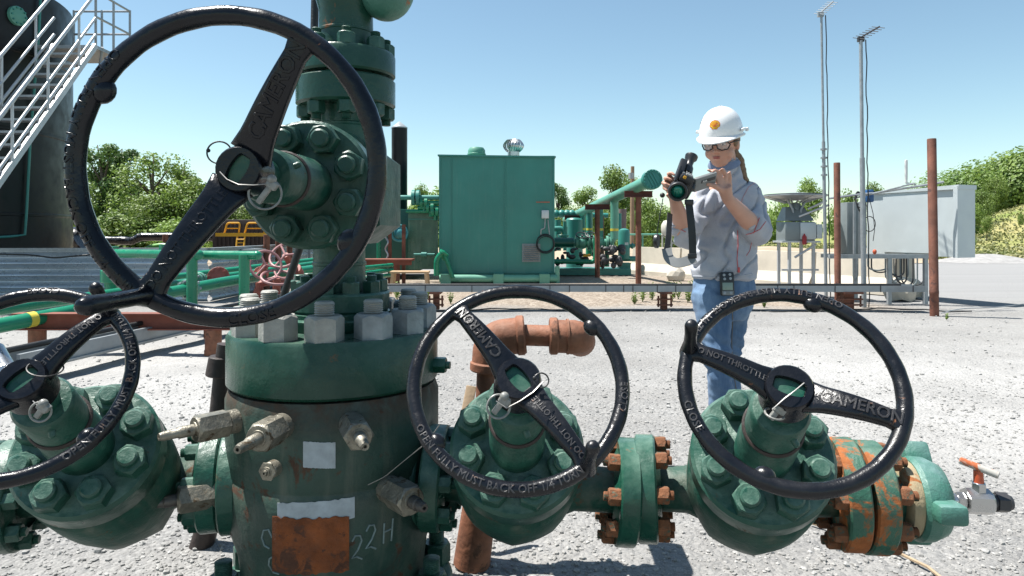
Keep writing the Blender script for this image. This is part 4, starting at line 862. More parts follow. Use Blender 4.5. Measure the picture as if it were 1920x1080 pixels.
# tan bank of soil under the wood
me_pts = []; rr = []
for i in range(7):
    u = i/6; rr.append([V((-30+60*k/40*.75, 24+u*8+1.2*noise.noise(V((k*.3, 0, 0))), .02+.55*sin(u*pi)*(.8+.5*noise.noise(V((k*.35, 1, 0)))))) for k in range(41)])
vs = [p_ for r_ in rr for p_ in r_]; fs = [(i*41+k, i*41+k+1, (i+1)*41+k+1, (i+1)*41+k) for i in range(6) for k in range(40)]
tag(MB().add(vs, fs).build('soil_bank', mat('tan_soil', (.42, .33, .23), .95, var=.2, vs=1.5, bump=.5, bs=6), sharp=0), kind='structure')
# dark container with yellow railing walkway
t = thing('dark_container', 'dark brown steel container behind the yellow railings', 'container', (P(520, 0, 17).x, 17, 0))
mb = MB(); mb.box((P(500, 0, 17).x, 18.2, .72), (2.8, 2.2, 1.42), bev=.02)
for k in range(26): mb.box((P(500, 0, 17).x-1.3+k*.104, 17.09, .70), (.05, .03, 1.25))
own(mb, 'body', M['brownwall'], t)
t = thing('yellow_walkway', 'yellow railed walkway with a short ladder before the dark container', 'walkway', (P(460, 0, 16).x, 16, 0))
mb = MB(); mb.beam(P(408, 440, 16), P(512, 440, 16), .25, .08); own(mb, 'deck', M['yellow'], t)
for a, b_ in ((428, 450), (466, 498)):
    mb = MB(); mb.tube(rounded([P(a-8, 440, 16), P(a-2, 418, 16), P(b_, 418, 16), P(b_-3, 440, 16)], .06), .022, 8); mb.cyl(P(a-2, 428, 16), P(b_, 428, 16), .016); own(mb, 'guard_rail', M['yellow'], t)
mb = MB()
for px in (445, 459): mb.cyl(P(px, 442, 15.9), P(px-2, 466, 15.8), .02)
for k in range(3): mb.cyl(P(444, 449+k*6, 15.85), P(458, 449+k*6, 15.85), .014)
own(mb, 'ladder', M['yellow'], t)
# slab seen behind (white pallet edge)
tag(MB().beam(P(430, 468, 12.5), P(478, 469, 12.2), .5, .04).build('plank', M['galv']), 'pale plank resting behind the green pipe frame', 'plank')

# ---------------------------------------------------------------- cable trays
t = thing('cable_tray', 'long level grey cable tray on rusty clamp supports crossing the whole yard', 'cable tray', (P(1240, 0, 9.7).x, 9.7, 0))
TY = 9.7; zt = CAMZ-105/F*TY
xa, xb = P(690, 0, TY).x, P(1722, 0, TY).x
mb = MB()
k = xa; 
mb.box(((xa+xb)/2, TY, zt-.035), (xb-xa, .30, .012)); mb.box(((xa+xb)/2, TY-.15, zt), (xb-xa, .012, .085)); mb.box(((xa+xb)/2, TY+.15, zt), (xb-xa, .012, .085)); own(mb, 'tray', M['tray'], t)
for px in (800, 886, 938, 1030, 1066, 1133, 1166, 1183, 1228, 1262, 1450, 1480, 1556, 1640, 1700): mb = MB(); mb.box((P(px, 0, TY).x, TY-.158, zt), (.012, .006, .09)); own(mb, 'joint', M['darkgrey'], t)
for px, lo, hi in ((818, 580, 540), (1245, 583, 545), (1590, 585, 545)):
    x = P(px, 0, TY).x; s = 1.7 if px == 1590 else 1.; mb = MB(); mb.box((x, TY+.02, zt/2-.02), (.085*s, .10, zt-.08))
    for z in (.09, .17):
        mb.box((x, TY-.05, z), (.20*s+.02, .05, .022)); 
        for sx in (-1, 1): mb.cyl((x+sx*.09*s, TY-.05, z-.03), (x+sx*.09*s, TY-.05, z+.05), .014, n=8)
    mb.box((x, TY, zt-.058), (.16*s, .34, .03)); own(mb, 'support', M['rustpipe'], t)
pipe_thing('tray_cable', 'black cable lying on the level cable tray', [V((xa, TY-.08, zt+.05)), V((0, TY-.1, zt+.052)), V((1.5, TY-.12, zt+.05)), V((3.2, TY-.1, zt+.055)), V((xb-.3, TY-.08, zt+.05))], .018, M['rubber'], 'cable')
# nearer sloping run on the left
t = thing('cable_duct', 'grey cable duct running diagonally over the gravel to the left', 'cable tray', (P(240, 0, 5.6).x, 5.6, 0))
a = P(-40, 716, 4.75); b_ = P(560, 545, 9.0); a.z = .17; b_.z = .24; mb = MB(); mb.beam(a, b_, .03, .14); mb.beam(a+V((.16, .16, 0)), b_+V((.16, .16, 0)), .03, .14); mb.beam(a+V((.08, .08, -.05)), b_+V((.08, .08, -.05)), .20, .012); own(mb, 'tray', M['tray'], t)
d = b_-a; mb = MB()
for u in (.22, .27, .5, .8): c = a+d*u; mb.beam(c+V((-.018, -.01, -.07)), c+V((-.018, -.01, .07)), .012, .006, d)
own(mb, 'joint', M['darkgrey'], t); mb = MB()
for u in (.1, .55, .9): c = a+d*u; mb.box((c.x+.05, c.y+.05, .05), (.08, .08, .12))
own(mb, 'support', M['rustpipe'], t)
pipe_thing('duct_cable', 'thick black cable on the diagonal duct', [a+V((.05, .05, .095)), a+d*.3+V((.05, .05, .10)), a+d*.6+V((.04, .06, .095)), b_+V((.05, .05, .095)), P(700, 540, 9.7)+V((0, 0, .07))], .022, M['rubber'], 'cable')

# ---------------------------------------------------------------- green shed and neighbours
SY = 15.0; X = lambda px, Y=SY: (px-960)/F*Y
Zp = lambda py, Y=SY: CAMZ-(py-435)/F*Y
t = thing('equipment_shed', 'big green sheet steel equipment shed on a skid, vents on its roof', 'shed', (X(932), SY, 0))
mb = MB(); mb.box(((X(823)+X(1040))/2, SY+1.4, (Zp(513)+Zp(292))/2), (X(1040)-X(823), 2.8, Zp(292)-Zp(513))); own(mb, 'walls', M['shed'], t)
mb = MB(); mb.rings([[V((X(821), SY-.05, Zp(290))), V((X(1042), SY-.05, Zp(293))), V((X(1042), SY-.05, Zp(296))), V((X(821), SY-.05, Zp(293)))], [V((X(821), SY+2.85, Zp(283))), V((X(1042), SY+2.85, Zp(286))), V((X(1042), SY+2.85, Zp(290))), V((X(821), SY+2.85, Zp(287)))]]); own(mb, 'roof', M['bgreen'], t)
for px, w_ in ((847, .012), (947, .03), (825, .03), (1038, .03)): mb = MB(); mb.box((X(px), SY-.008, (Zp(513)+Zp(296))/2), (w_, .02, Zp(296)-Zp(513)-.02)); own(mb, 'panel_seam', M['bgreen'], t)
mb = MB()
for k in range(30): mb.ball((X(947), SY-.02, Zp(510)+k*.085), .008, n=6, m=4)
own(mb, 'rivet_row', M['bgreen'], t)
mb = MB(); mb.lathe([(0, 0), (.20, 0), (.20, .06), (.215, .065), (.215, .09), (.20, .10), (.20, .17), (.16, .23), (0, .26)], 28, T(X(890), SY+.8, Zp(290)+.02)); own(mb, 'roof_vent', M['bgreen_pale'], t)
ft = T(X(963), SY+.9, Zp(290)+.02) @ Matrix.Diagonal((1.15, 1.15, 1.1, 1)); mb = MB(); mb.lathe([(.12, 0), (.12, .14), (0, .14)], 20, ft); mb.ball((0, 0, .26), (.13, .13, .14), ft); mb.lathe([(0, .40), (.12, .39), (.12, .375)], 20, ft)
for k in range(22):
    a = 2*pi*k/22; pts = [ft @ V(((.13+.08*sin(pi*i/8))*cos(a+.35*i/8), (.13+.08*sin(pi*i/8))*sin(a+.35*i/8), .13+.26*i/8)) for i in range(9)]
    vs = []; 
    for p_ in pts: q0 = p_-ft.translation; tq = V((-q0.y, q0.x, 0)).normalized(); rq = V((q0.x, q0.y, 0)).normalized(); vs += [p_-tq*.012-rq*.012, p_+tq*.02+rq*.004]
    mb.add(vs, [(2*i, 2*i+1, 2*i+3, 2*i+2) for i in range(8)])
own(mb, 'turbine_vent', M['bright'], t)
# louvre, electrical box, skid
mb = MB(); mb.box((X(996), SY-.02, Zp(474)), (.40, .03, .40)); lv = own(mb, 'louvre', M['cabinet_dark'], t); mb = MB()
for k in range(8): mb.beam((X(996)-.17, SY-.055, Zp(488)+k*.044), (X(996)+.17, SY-.055, Zp(488)+k*.044), .006, .035, (0, -.7, .7))
mb.v = [q_-V(t.location) for q_ in mb.v]; mb.build('louvre_slats', M['galv'], lv)
mb = MB(); mb.box((X(1022), SY-.06, Zp(402)), (.16, .1, .18), bev=.012); own(mb, 'switch_box', M['cabinet'], t)
mb = MB(); mb.tube(rounded([V((X(1022), SY-.06, Zp(410))), V((X(1021), SY-.06, Zp(428))), V((X(1014), SY-.08, Zp(430))), V((X(1014), SY-.06, Zp(440)))], .03), .014, 8); mb.tube(rounded([V((X(1027), SY-.06, Zp(412))), V((X(1030), SY-.06, Zp(440)))], .03), .012, 8); own(mb, 'conduit', M['galv'], t)
mb = MB()
for k in range(5): mb.tube(ringpts(V((X(1022)+.01*sin(k*2), SY-.09-.012*k, Zp(455)-.012*k)), .19+.012*sin(k*3), (0, -1, .05), 26), .009, 6, True)
tag(mb.build('coiled_cable', M['rubber']), 'black coiled cable hung on the right side of the green shed wall', 'cable')
mb = MB(); mb.box((X(1018), SY-.012, Zp(379)), (.30, .008, .018)); own(mb, 'red_marking', mat('red_marker', (.55, .12, .05), .6, bump=0), t)
mb = MB(); mb.cyl((X(826), SY-.2, Zp(521)), (X(1044), SY-.2, Zp(521)), .085, n=18); mb.cyl((X(1044), SY-.2, Zp(498)), (X(1044), SY-.2, Zp(529)), .05, n=14)
for px in (838, 935, 1020): mb.box((X(px), SY+.3, .10), (.22, 1.2, .22))
mb.box(((X(823)+X(1040))/2, SY+1.4, Zp(515)), (X(1040)-X(823)+.05, 2.7, .06)); own(mb, 'skid', M['bgreen_pale'], t)
mb = MB(); c = V((X(826), SY-.35, Zp(485))); mb.tube(rounded([c+V((-.05, 0, -.35)), c+V((-.05, 0, .0)), c+V((.1, 0, .18)), c+V((.12, .1, .0))], .1), .06, 12); mb.flange(frame(c+V((.10, 0, .12)), (.6, 0, .8)), .11, .05)
mb.tube(rounded([c+V((.12, 0, .1)), c+V((.2, 0, -.1)), c+V((.3, 0, -.4))], .1), .045, 12); own(mb, 'side_pipe', M['bgreen_sat'], t)
# black stack with silver cone
YS = 17.; t = thing('exhaust_stack', 'tall black stack with a silver conical cap left of the green shed', 'stack', (X(749, YS), YS, 0)); mb = MB(); mb.cyl((X(749, YS), YS, .5), (X(749, YS), YS, Zp(239, YS)), .195, n=28); own(mb, 'pipe', M['tank'], t)
mb = MB(); mb.lathe([(.20, Zp(241, YS)), (.20, Zp(239, YS)), (0, Zp(227, YS))], 28, T(X(749, YS), YS, 0)); own(mb, 'conical_cap', M['galv'], t)
mb = MB(); mb.lathe([(.10, Zp(239, YS)), (.02, Zp(236, YS))], 10, T(X(749, YS), YS, 0)); 
# production unit: dark green box with piping
YU = 16.; t = thing('production_unit', 'green production unit with flanged pipes, right behind the wellhead column', 'gas unit', (X(740, YU), YU, 0))
mb = MB(); mb.box((X(725, YU), YU+1.2, (Zp(400, YU)+.2)/2+.05), (1.5, 2.2, Zp(400, YU)-.1), bev=.01); own(mb, 'housing', mat('dark_green_housing', (.010, .10, .072), .4, var=.1, bump=.02), t)
mb = MB(); mb.box((X(793, 15.3), 15.35, (Zp(393, 15.3)+Zp(505, 15.3))/2), (X(820, 15.3)-X(764, 15.3), .05, Zp(393, 15.3)-Zp(505, 15.3))); own(mb, 'side_panel', mat('dull_green_panel', (.06, .15, .10), .3, var=.3, vs=2, streak=.5, dust_toplight_col=(.3, .36, .28), bump=.02), t)
mb = MB(); mb.box((X(793, 15.3), 15.31, Zp(411, 15.3)), (X(820, 15.3)-X(764, 15.3), .02, .02)); mb.cyl(V((X(776, 15.2), 15.2, Zp(477, 15.2))), V((X(815, 15.2), 15.2, Zp(477, 15.2))), .025); mb.cyl(V((X(790, 15.2), 15.2, Zp(477, 15.2))), V((X(800, 15.2), 15.2, Zp(477, 15.2))), .05); own(mb, 'latch_bar', M['bgreen'], t)
for (y, x0, x1, r, fl) in ((370, 748, 822, .055, 779), (380, 770, 822, .05, 794), (389, 782, 822, .045, 806), (396, 760, 822, .04, 815)):
    mb = MB(); mb.cyl(V((X(x0), 15.1, Zp(y))), V((X(x1), 15.1, Zp(y))), r, n=14)
    rf = .17 if y == 370 else .11; c = V((X(fl), 15.1, Zp(y))); mb.flange(frame(c-V((.09, 0, 0)), (1, 0, 0)), rf, .07); mb.flange(frame(c+V((.01, 0, 0)), (1, 0, 0)), rf, .07)
    if y > 370: mb.cyl(c, c-V((0, 0, .2)), .04, n=10)
    own(mb, 'flanged_pipe', M['bgreen_sat'] if y != 370 else M['bgreen'], t)
mb = MB(); mb.tube(rounded([V((X(710), 15, Zp(520))), V((X(710), 15, Zp(420))), V((X(718), 15, Zp(400)))], .1), .045, 10); own(mb, 'riser_pipe', M['bgreen_sat'], t)
mb = MB(); mb.tube(ringpts(V((X(750, 15), 14.9, Zp(437, 15))), .17, (.3, -1, 0), 26), .03, 8, True); mb.ball((X(750, 15), 14.95, Zp(437, 15)), .13); own(mb, 'gauge', mat('teal_gauge', (.05, .28, .30), .4, bump=0), t)
mb = MB(); mb.box((X(727, 15), 14.9, Zp(425, 15)), (.1, .05, .4)); own(mb, 'yellow_tag_panel', M['cabinet'], t)
for i, px in enumerate((731, 757)): tag(MB().beam(V((X(px, 14.4), 14.4, 0)), V((X(px, 14.4), 14.4, Zp(421, 14.4))), .07, .07, (0, 1, 0)).build('rusty_post', M['rustpipe']), ['rusty square post left of the wooden stool', 'rusty square post behind the wooden stool'][i], 'post', 'square posts by the wooden stool')
mb = MB(); q = [V((X(725+ 3*sin(i*.9), 14.3), 14.3+.02*cos(i), Zp(425+i*3.4, 14.3))) for i in range(24)]; tag(MB().tube(q, .018, 6).build('chain', M['galv']), 'grey chain hanging on the rusty post beside the gas unit', 'chain')
t = thing('wooden_stool', 'pale wooden step stool in front of the green gas unit', 'stool', (X(768, 12.5), 12.5, 0)); mb = MB(); YW = 12.5
mb.box((X(769, YW), YW, Zp(510, YW)), (.70, .30, .035)); mb.v = mb.v; own(mb, 'top', M['wood'], t)
for sx, a in ((-1, 736), (1, 802)):
    for dy in (-.13, .13): mb = MB(); mb.beam(V((X(769, YW)+sx*.30, YW+dy, Zp(511, YW)-.01)), V((X(769, YW)+sx*.34, YW+dy, 0)), .05, .03, (0, 1, 0)); own(mb, 'leg', M['wood'], t)
mb = MB(); mb.box((X(769, YW), YW, .12), (.62, .03, .05)); own(mb, 'stretcher', M['wood'], t)
tag(MB().box((X(706, 14), 14, .55), (1.5, .5, .04)).box((X(706, 14), 13.8, .5), (1.5, .03, .1)).box((X(668, 14), 14, .27), (.06, .4, .5)).box((X(744, 14), 14, .27), (.06, .4, .5)).build('steel_step', M['rustbeam']), 'low rusty steel platform between the wellhead column and the stool', 'platform')
# green lines low on the ground between column and stool
for i in range(3): pipe_thing('ground_line', ['upper green line on the ground left of the stool', 'middle green line on the ground left of the stool', 'lower green line on the ground left of the stool'][i], [P(560, 515+i*13, 10.5+i*-.6), P(735, 497+i*9, 13.2)], .04, M['bgreen_sat'], group='green lines low on the ground')

# ---------------------------------------------------------------- header pipe with T posts and drop pipes
HA = P(1222, 337, 13.6); HB = P(1062, 412, 22.0)
t = thing('header_pipe', 'long sloping green header pipe ending in a round bolted blind flange', 'pipe', (HA.x, HA.y, 0))
hd = (HB-HA).normalized(); mb = MB(); mb.cyl(HA, HB, .128, n=24); own(mb, 'pipe', M['header'], t)
ax = (HA-V((0, 0, CAMZ))); fn = (V((-.35, -1, .0))).normalized()
f = frame(HA-fn*.0, -hd); mb = MB(); mb.flange(f @ T(0, 0, -.07), .20, .06, n=36); mb.flange(f @ T(0, 0, .0), .20, .07, n=36)
for k in range(16): mb.nut(f @ T(.172*cos(k*pi/8), .172*sin(k*pi/8), .07), .035, .03)
for k in (-1, 0, 1): mb.box((k*.06, 0, .075), (.035, .26, .02), f @ RZ(.5))
own(mb, 'blind_flange', M['bgreen'], t)
for px, u, r in ((1152, None, .095), (1125, None, .085), (1105, None, .08), (1093, None, .07)):
    lo, hi = 0., 1.
    for _ in range(40):
        mid = (lo+hi)/2; p_ = HA.lerp(HB, mid); x_ = 960+p_.x/p_.y*F
        if x_ > px: lo = mid
        else: hi = mid
    p_ = HA.lerp(HB, lo); mb = MB(); zl = .95; mb.cyl(p_, V((p_.x, p_.y, zl)), r, n=16); own(mb, 'drop_pipe', M['header'] if px == 1152 else M['bgreen'], t)
    mb = MB(); mb.cyl(V((p_.x, p_.y, CAMZ-(423-435)/F*p_.y-.03-.1)), V((p_.x, p_.y, CAMZ-(423-435)/F*p_.y+.03-.1)), r+.004, n=16); own(mb, 'yellow_band', M['yellowband'], t)
for i, (px, py, Y, pb) in enumerate(((1197, 364, 14.6, 532), (1120, 388, 16.6, 515), (1078, 408, 19.8, 500), (1128, 400, 18.4, 500))):
    x = X(px, Y); zt_ = Zp(py, Y); t = thing('t_post', ['nearest rusty T shaped post carrying the header pipe', 'second rusty T shaped post carrying the header pipe', 'farthest rusty T shaped post under the header pipe', 'plain rusty post just behind the second T post'][i], 'post', (x, Y, 0), 'rusty T posts under the header pipe')
    mb = MB(); mb.cyl((x, Y, -.05), (x, Y, zt_-.07), .062 if i < 2 else .07, n=16); own(mb, 'upright', M['rustpipe'], t)
    if i < 3: mb = MB(); mb.ibeam((x-.30, Y, zt_), (x+.30, Y, zt_), .13, .13); own(mb, 'crossbeam', mat('dark_red_beam', (.12, .035, .03), .7, bump=.1) if i == 0 else bpy.data.materials['dark_red_beam'], t)
# piping manifold behind
t = thing('pipe_manifold', 'cluster of green flanged pipes and valves behind the rusty T posts', 'pipework', (X(1110, 18), 18, 0)); YM = 17.6
mb = MB(); mb.cyl((X(1035, YM), YM, Zp(455, YM)), (X(1075, YM), YM, Zp(455, YM)), .13, n=18); own(mb, 'pipe', mat('deep_green', (.008, .13, .09), .35, bump=0), t)
mb = MB(); mb.tube(rounded([V((X(1070, YM), YM, Zp(455, YM))), V((X(1150, YM), YM, Zp(455, YM))), V((X(1153, YM), YM, Zp(420, YM))), V((X(1153, YM), YM, Zp(390, YM)))], .3, 8), .10, 16); own(mb, 'pipe', M['header'], t)
for px, r in ((1079, .19), (1086, .16), (1101, .20), (1109, .19), (1136, .18), (1142, .18)): mb = MB(); mb.flange(frame((X(px, YM), YM, Zp(455, YM)), (1, 0, 0)), r, .06, n=24); own(mb, 'flange', M['bgreen_pale'], t)
for px, r in ((1091, .17), (1122, .16)): mb = MB(); mb.ball((X(px, YM), YM, Zp(455, YM)), r); mb.cyl((X(px, YM), YM, Zp(455, YM)), (X(px, YM), YM, Zp(444, YM)), r*.8, n=16); own(mb, 'valve_body', M['header'], t)
for px in (1091, 1109): mb = MB(); mb.tube(ringpts(V((X(px, YM), YM-.1, Zp(441, YM))), .16, (.1, -.5, 1), 24), .016, 6, True); mb.cyl((X(px, YM), YM, Zp(455, YM)), (X(px, YM), YM-.1, Zp(441, YM)), .03); own(mb, 'valve_wheel', M['darkgrey'], t)
mb = MB(); mb.tube(rounded([V((X(1035, 17), 17, Zp(490, 17))), V((X(1114, 17), 17, Zp(491, 17))), V((X(1117, 17), 17, Zp(480, 17))), V((X(1117, 17), 17, Zp(445, 17)))], .2), .06, 12); own(mb, 'pipe', M['bgreen_sat'], t)
mb = MB(); mb.tube(rounded([V((X(1030, 18), 18, Zp(430, 18))), V((X(1056, 18), 18, Zp(428, 18))), V((X(1060, 18), 18, Zp(445, 18)))], .2), .07, 12); mb.cyl((X(1059, 18), 18, Zp(425, 18)), (X(1059, 18), 18, Zp(452, 18)), .07); mb.flange(frame((X(1055, 18), 18, Zp(445, 18)), (0, 0, 1)), .16, .07); own(mb, 'pipe', M['bgreen'], t)
mb = MB(); mb.cyl((X(1040, 20), 20, Zp(401, 20)), (X(1140, 20), 20, Zp(404, 20)), .07, n=12)
for px in (1042, 1053, 1063, 1072): mb.ball((X(px, 20), 20, Zp(401, 20)), .12, n=12, m=8)
own(mb, 'upper_pipe', M['bgreen'], t)
for px, y0, y1, r, YY in ((1046, 412, 470, .09, 18.5), (1105, 400, 480, .10, 19), (1162, 400, 455, .05, 19), (1138, 470, 500, .06, 17.6), (1059, 415, 470, .05, 18.6)): mb = MB(); mb.cyl((X(px, YY), YY, Zp(y1, YY)), (X(px, YY), YY, Zp(y0, YY)), r, n=14); own(mb, 'upright_pipe', M['bgreen_sat'] if px in (1105, 1138) else M['bgreen'], t)
mb = MB(); mb.box((X(1110, 17.8), 17.8, .10), (1.9, .8, .16)); mb.box((X(1068, 17.6), 17.6, .35), (1.2, .4, .06)); own(mb, 'skid', M['bgreen'], t)
t = thing('wide_vessel', 'wide green upright vessel behind the farthest T post', 'vessel', (X(1077, 19), 19, 0)); YV = 19.6
mb = MB(); mb.lathe([(0, 0), (.24, 0), (.24, Zp(412, YV)), (.2, Zp(409, YV)), (0, Zp(408, YV))], 24, T(X(1077, YV), YV, 0)); own(mb, 'shell', M['bgreen'], t)
mb = MB(); q = random.Random(9)
vs = []; c0 = V((X(1075, 17.3), 17.3, .45))
for k in range(34): mb.ball(c0+V((q.uniform(-.65, .9), q.uniform(-.2, .2), q.uniform(-.15, .25))), (q.uniform(.04, .10), .06, q.uniform(.03, .09)), n=8, m=5)
for k in range(20): mb.ball(V((X(1142, 17.3), 17.3, .5))+V((q.uniform(-.3, .35), q.uniform(-.2, .2), q.uniform(-.25, .25))), (q.uniform(.05, .12), .06, q.uniform(.05, .12)), n=8, m=5)
tag(mb.build('pump_clutter', M['darkgrey']), 'dark pumps and hoses piled under the green pipework', 'machinery', kind='stuff')
tag(MB().box((X(1100, 17.1), 17.1, Zp(479, 17.1)), (.18, .1, .06)).build('yellow_box', M['yellow']), 'small yellow box beneath the green pipework', 'box')
YV = 18.0; t = thing('green_vessel', 'green upright pressure vessel with a rounded top right of the pipework', 'vessel', (X(1170, YV), YV, 0)); mb = MB(); mb.lathe([(0, Zp(485, YV)), (.155, Zp(485, YV)), (.155, Zp(436, YV)), (.13, Zp(431, YV)), (.06, Zp(428.6, YV)), (0, Zp(428, YV))], 28, T(X(1170, YV), YV, 0)); own(mb, 'shell', M['bgreen'], t)
mb = MB(); mb.box((X(1173, YV), YV-.16, Zp(457, YV)), (.09, .015, .07)); own(mb, 'nameplate', M['cabinet'], t); mb = MB(); mb.cyl((X(1158, YV), YV, Zp(485, YV)), (X(1192, YV), YV, Zp(485, YV)), .07); mb.cyl((X(1178, YV), YV, Zp(461, YV)), (X(1190, YV), YV, Zp(461, YV)), .05); mb.flange(frame((X(1184, YV), YV, Zp(461, YV)), (1, 0, 0)), .08, .04); mb.box((X(1170, YV), YV, .16), (.3, .3, .3)); own(mb, 'base', M['bgreen'], t)
pipe_thing('brown_stack', 'dull mauve pipe standing behind the green vessel', [P(1166, 440, 21), P(1167, 392, 21)], .13, mat('mauve_rust', (.22, .15, .14), .7, bump=.1)); 
t = thing('utility_pole', 'slim brown wooden utility pole behind the header pipe', 'pole', (X(1185, 30), 30, 0)); mb = MB(); mb.cyl((X(1185, 30), 30, 0), (X(1186, 30), 30, Zp(312, 30)), .11, .08, 10); own(mb, 'pole', mat('pole_wood', (.30, .20, .13), .8), t); mb = MB(); mb.cyl((X(1183.4, 29.8), 29.8, Zp(336, 30)), (X(1183.4, 29.8), 29.8, Zp(325, 30)), .12, n=10); own(mb, 'transformer', M['galv'], t)
# fence line (green rail) and white tank on a stand
t = thing('green_rail_fence', 'thin pale green rail fence behind the vessel', 'fence', (X(1200, 25), 25, 0)); mb = MB(); mb.cyl((X(1140, 25), 25, Zp(440, 25)), (X(1300, 25), 25, Zp(439, 25)), .035, n=8); own(mb, 'rail', M['bgreen_pale'], t)
for px in (1150, 1205, 1252, 1296): mb = MB(); mb.cyl((X(px, 25), 25, 0), (X(px, 25), 25, Zp(440, 25)), .03, n=8); own(mb, 'post', M['bgreen_pale'], t)
YT = 22.; t = thing('elevated_tank', 'cream horizontal tank on a cross braced stand behind the barrier', 'tank', (X(1268, YT), YT, 0)); mb = MB()
f = frame((X(1243, YT), YT, Zp(428, YT)), (1, 0, 0)); mb.lathe([(0, -.05), (.15, -.03), (.24, .03), (.26, .1), (.26, .85), (.24, .92), (0, .98)], 24, f); own(mb, 'shell', M['creamtank'], t); mb = MB()
for px in (1242, 1259, 1283): mb.cyl((X(px, YT), YT, 0), (X(px, YT), YT, Zp(436, YT)), .025, n=8)
mb.cyl((X(1242, YT), YT, Zp(442, YT)), (X(1283, YT), YT, Zp(470, YT)), .014, n=6); mb.cyl((X(1283, YT), YT, Zp(442, YT)), (X(1242, YT), YT, Zp(470, YT)), .014, n=6); mb.cyl((X(1240, YT), YT, Zp(440, YT)), (X(1288, YT), YT, Zp(440, YT)), .03, n=6); own(mb, 'stand', M['creamtank'], t)

# ---------------------------------------------------------------- concrete barriers
A_ = G(1195, 506); A_ = V((X(1190, 18.5), 18.5, 0)); B_ = V((X(1712, 11.9), 11.9, 0)); d = B_-A_; nseg = 4
labs = ['farthest cream concrete barrier section, left of the worker', 'cream concrete barrier section hidden partly by the worker', 'cream concrete barrier section behind the equipment stand', 'nearest concrete barrier section, ending under the grey cabinet']
for i in range(nseg):
    p0 = A_+d*(i/nseg+.004); p1 = A_+d*((i+1)/nseg-.004); u = (p1-p0).normalized(); n_ = V((u.y, -u.x, 0)); prof = [(-.25, 0), (.25, 0), (.25, .10), (.12, .30), (.085, .72), (-.085, .72), (-.12, .30), (-.25, .10)]
    rr = [[p_+n_*a+V((0, 0, z)) for a, z in prof] for p_ in (p0, p0+u*.02, p1-u*.02, p1)]; mb = MB(); mb.v = []; mb.rings(rr)
    tag(mb.build('concrete_barrier', M['concrete'], sharp=25), labs[i], 'barrier', 'concrete barriers in a row')
for i, (px, py, Y, s) in enumerate(((1268, 505, 15.6, .22), (1688, 548, 11.3, .26), (1708, 545, 11.6, .22))):
    c = V((X(px, Y), Y, .12)); mb = MB(); q = random.Random(i+30); bm = bmesh.new(); bmesh.ops.create_icosphere(bm, subdivisions=2, radius=1); vs = [V((v.co.x*s*q.uniform(.9, 1.1), v.co.y*s*.8, max(-.5, v.co.z)*s*q.uniform(.85, 1.1))) for v in bm.verts]; fs = [tuple(v.index for v in f_.verts) for f_ in bm.faces]; bm.free(); mb.add(vs, fs, T(*c))
    tag(mb.build('concrete_lump', M['concrete'], sharp=0), ['broken concrete lump at the far barrier foot beside the camera strap', 'larger grey concrete lump under the grey cabinet cables', 'smaller concrete lump at the near end of the barrier'][i], 'rubble', 'lumps of concrete by the barriers')

# ---------------------------------------------------------------- generator stand with round canopy
YG = 11.6; t = thing('generator_stand', 'grey generator box under a round dish canopy on a legged stand', 'generator', (X(1497, YG), YG, 0))
mb = MB(); c = V((X(1494, YG), YG+.1, Zp(371, YG))); mb.lathe([(.50, .045), (.53, .05), (.53, .03), (.44, .0), (.20, -.035), (.0, -.04), (.0, .10), (.50, .062)], 48, T(*c)); own(mb, 'canopy', M['galv'], t)
mb = MB()
for k in range(8): a = k*pi/4+.2; mb.beam(c+V((.15*cos(a), .15*sin(a), -.08)), c+V((.50*cos(a), .50*sin(a), .03)), .02, .03)
for sx in (-1, 1): mb.tube([c+V((sx*.16, -.1, -.02)), c+V((sx*.07, -.1, -.2)), c+V((sx*.05, -.1, -.42))], .022, 8)
own(mb, 'canopy_ribs', M['galv'], t)
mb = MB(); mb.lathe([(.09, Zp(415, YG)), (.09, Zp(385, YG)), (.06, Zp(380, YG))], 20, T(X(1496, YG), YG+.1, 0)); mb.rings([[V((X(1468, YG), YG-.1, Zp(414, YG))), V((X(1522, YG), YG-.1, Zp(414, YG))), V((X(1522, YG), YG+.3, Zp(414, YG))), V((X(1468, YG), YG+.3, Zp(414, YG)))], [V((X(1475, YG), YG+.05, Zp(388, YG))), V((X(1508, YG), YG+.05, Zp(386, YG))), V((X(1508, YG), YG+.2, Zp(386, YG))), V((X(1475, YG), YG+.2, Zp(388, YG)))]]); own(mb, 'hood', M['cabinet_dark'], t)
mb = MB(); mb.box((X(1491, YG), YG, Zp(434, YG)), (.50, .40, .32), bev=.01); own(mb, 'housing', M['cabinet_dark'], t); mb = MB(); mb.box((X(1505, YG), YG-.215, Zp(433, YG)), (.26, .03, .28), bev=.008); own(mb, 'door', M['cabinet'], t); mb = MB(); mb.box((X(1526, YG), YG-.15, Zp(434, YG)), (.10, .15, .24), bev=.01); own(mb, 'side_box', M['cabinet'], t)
for px, dy in ((1460, .15), (1480, -.15), (1502, .15), (1525, -.15)): mb = MB(); mb.box((X(px, YG+dy), YG+dy, Zp(452, YG)/2), (.045, .045, Zp(452, YG))); own(mb, 'leg', M['alu'], t)
mb = MB(); mb.box((X(1493, YG), YG, Zp(453, YG)), (.64, .42, .03)); mb.cyl((X(1483, YG), YG-.16, Zp(482, YG)), (X(1522, YG), YG-.16, Zp(458, YG)), .02); mb.box((X(1493, YG), YG-.15, Zp(505, YG)), (.62, .03, .03)); own(mb, 'brace', M['alu'], t)
tag(MB().lathe([(0, 0), (.035, 0), (.035, .13), (.015, .16), (.01, .18), (0, .18)], 14, T(X(1496, YG), YG-.26, Zp(458, YG))).build('fire_extinguisher', M['red']), 'small red extinguisher hanging in front of the grey generator box', 'extinguisher')
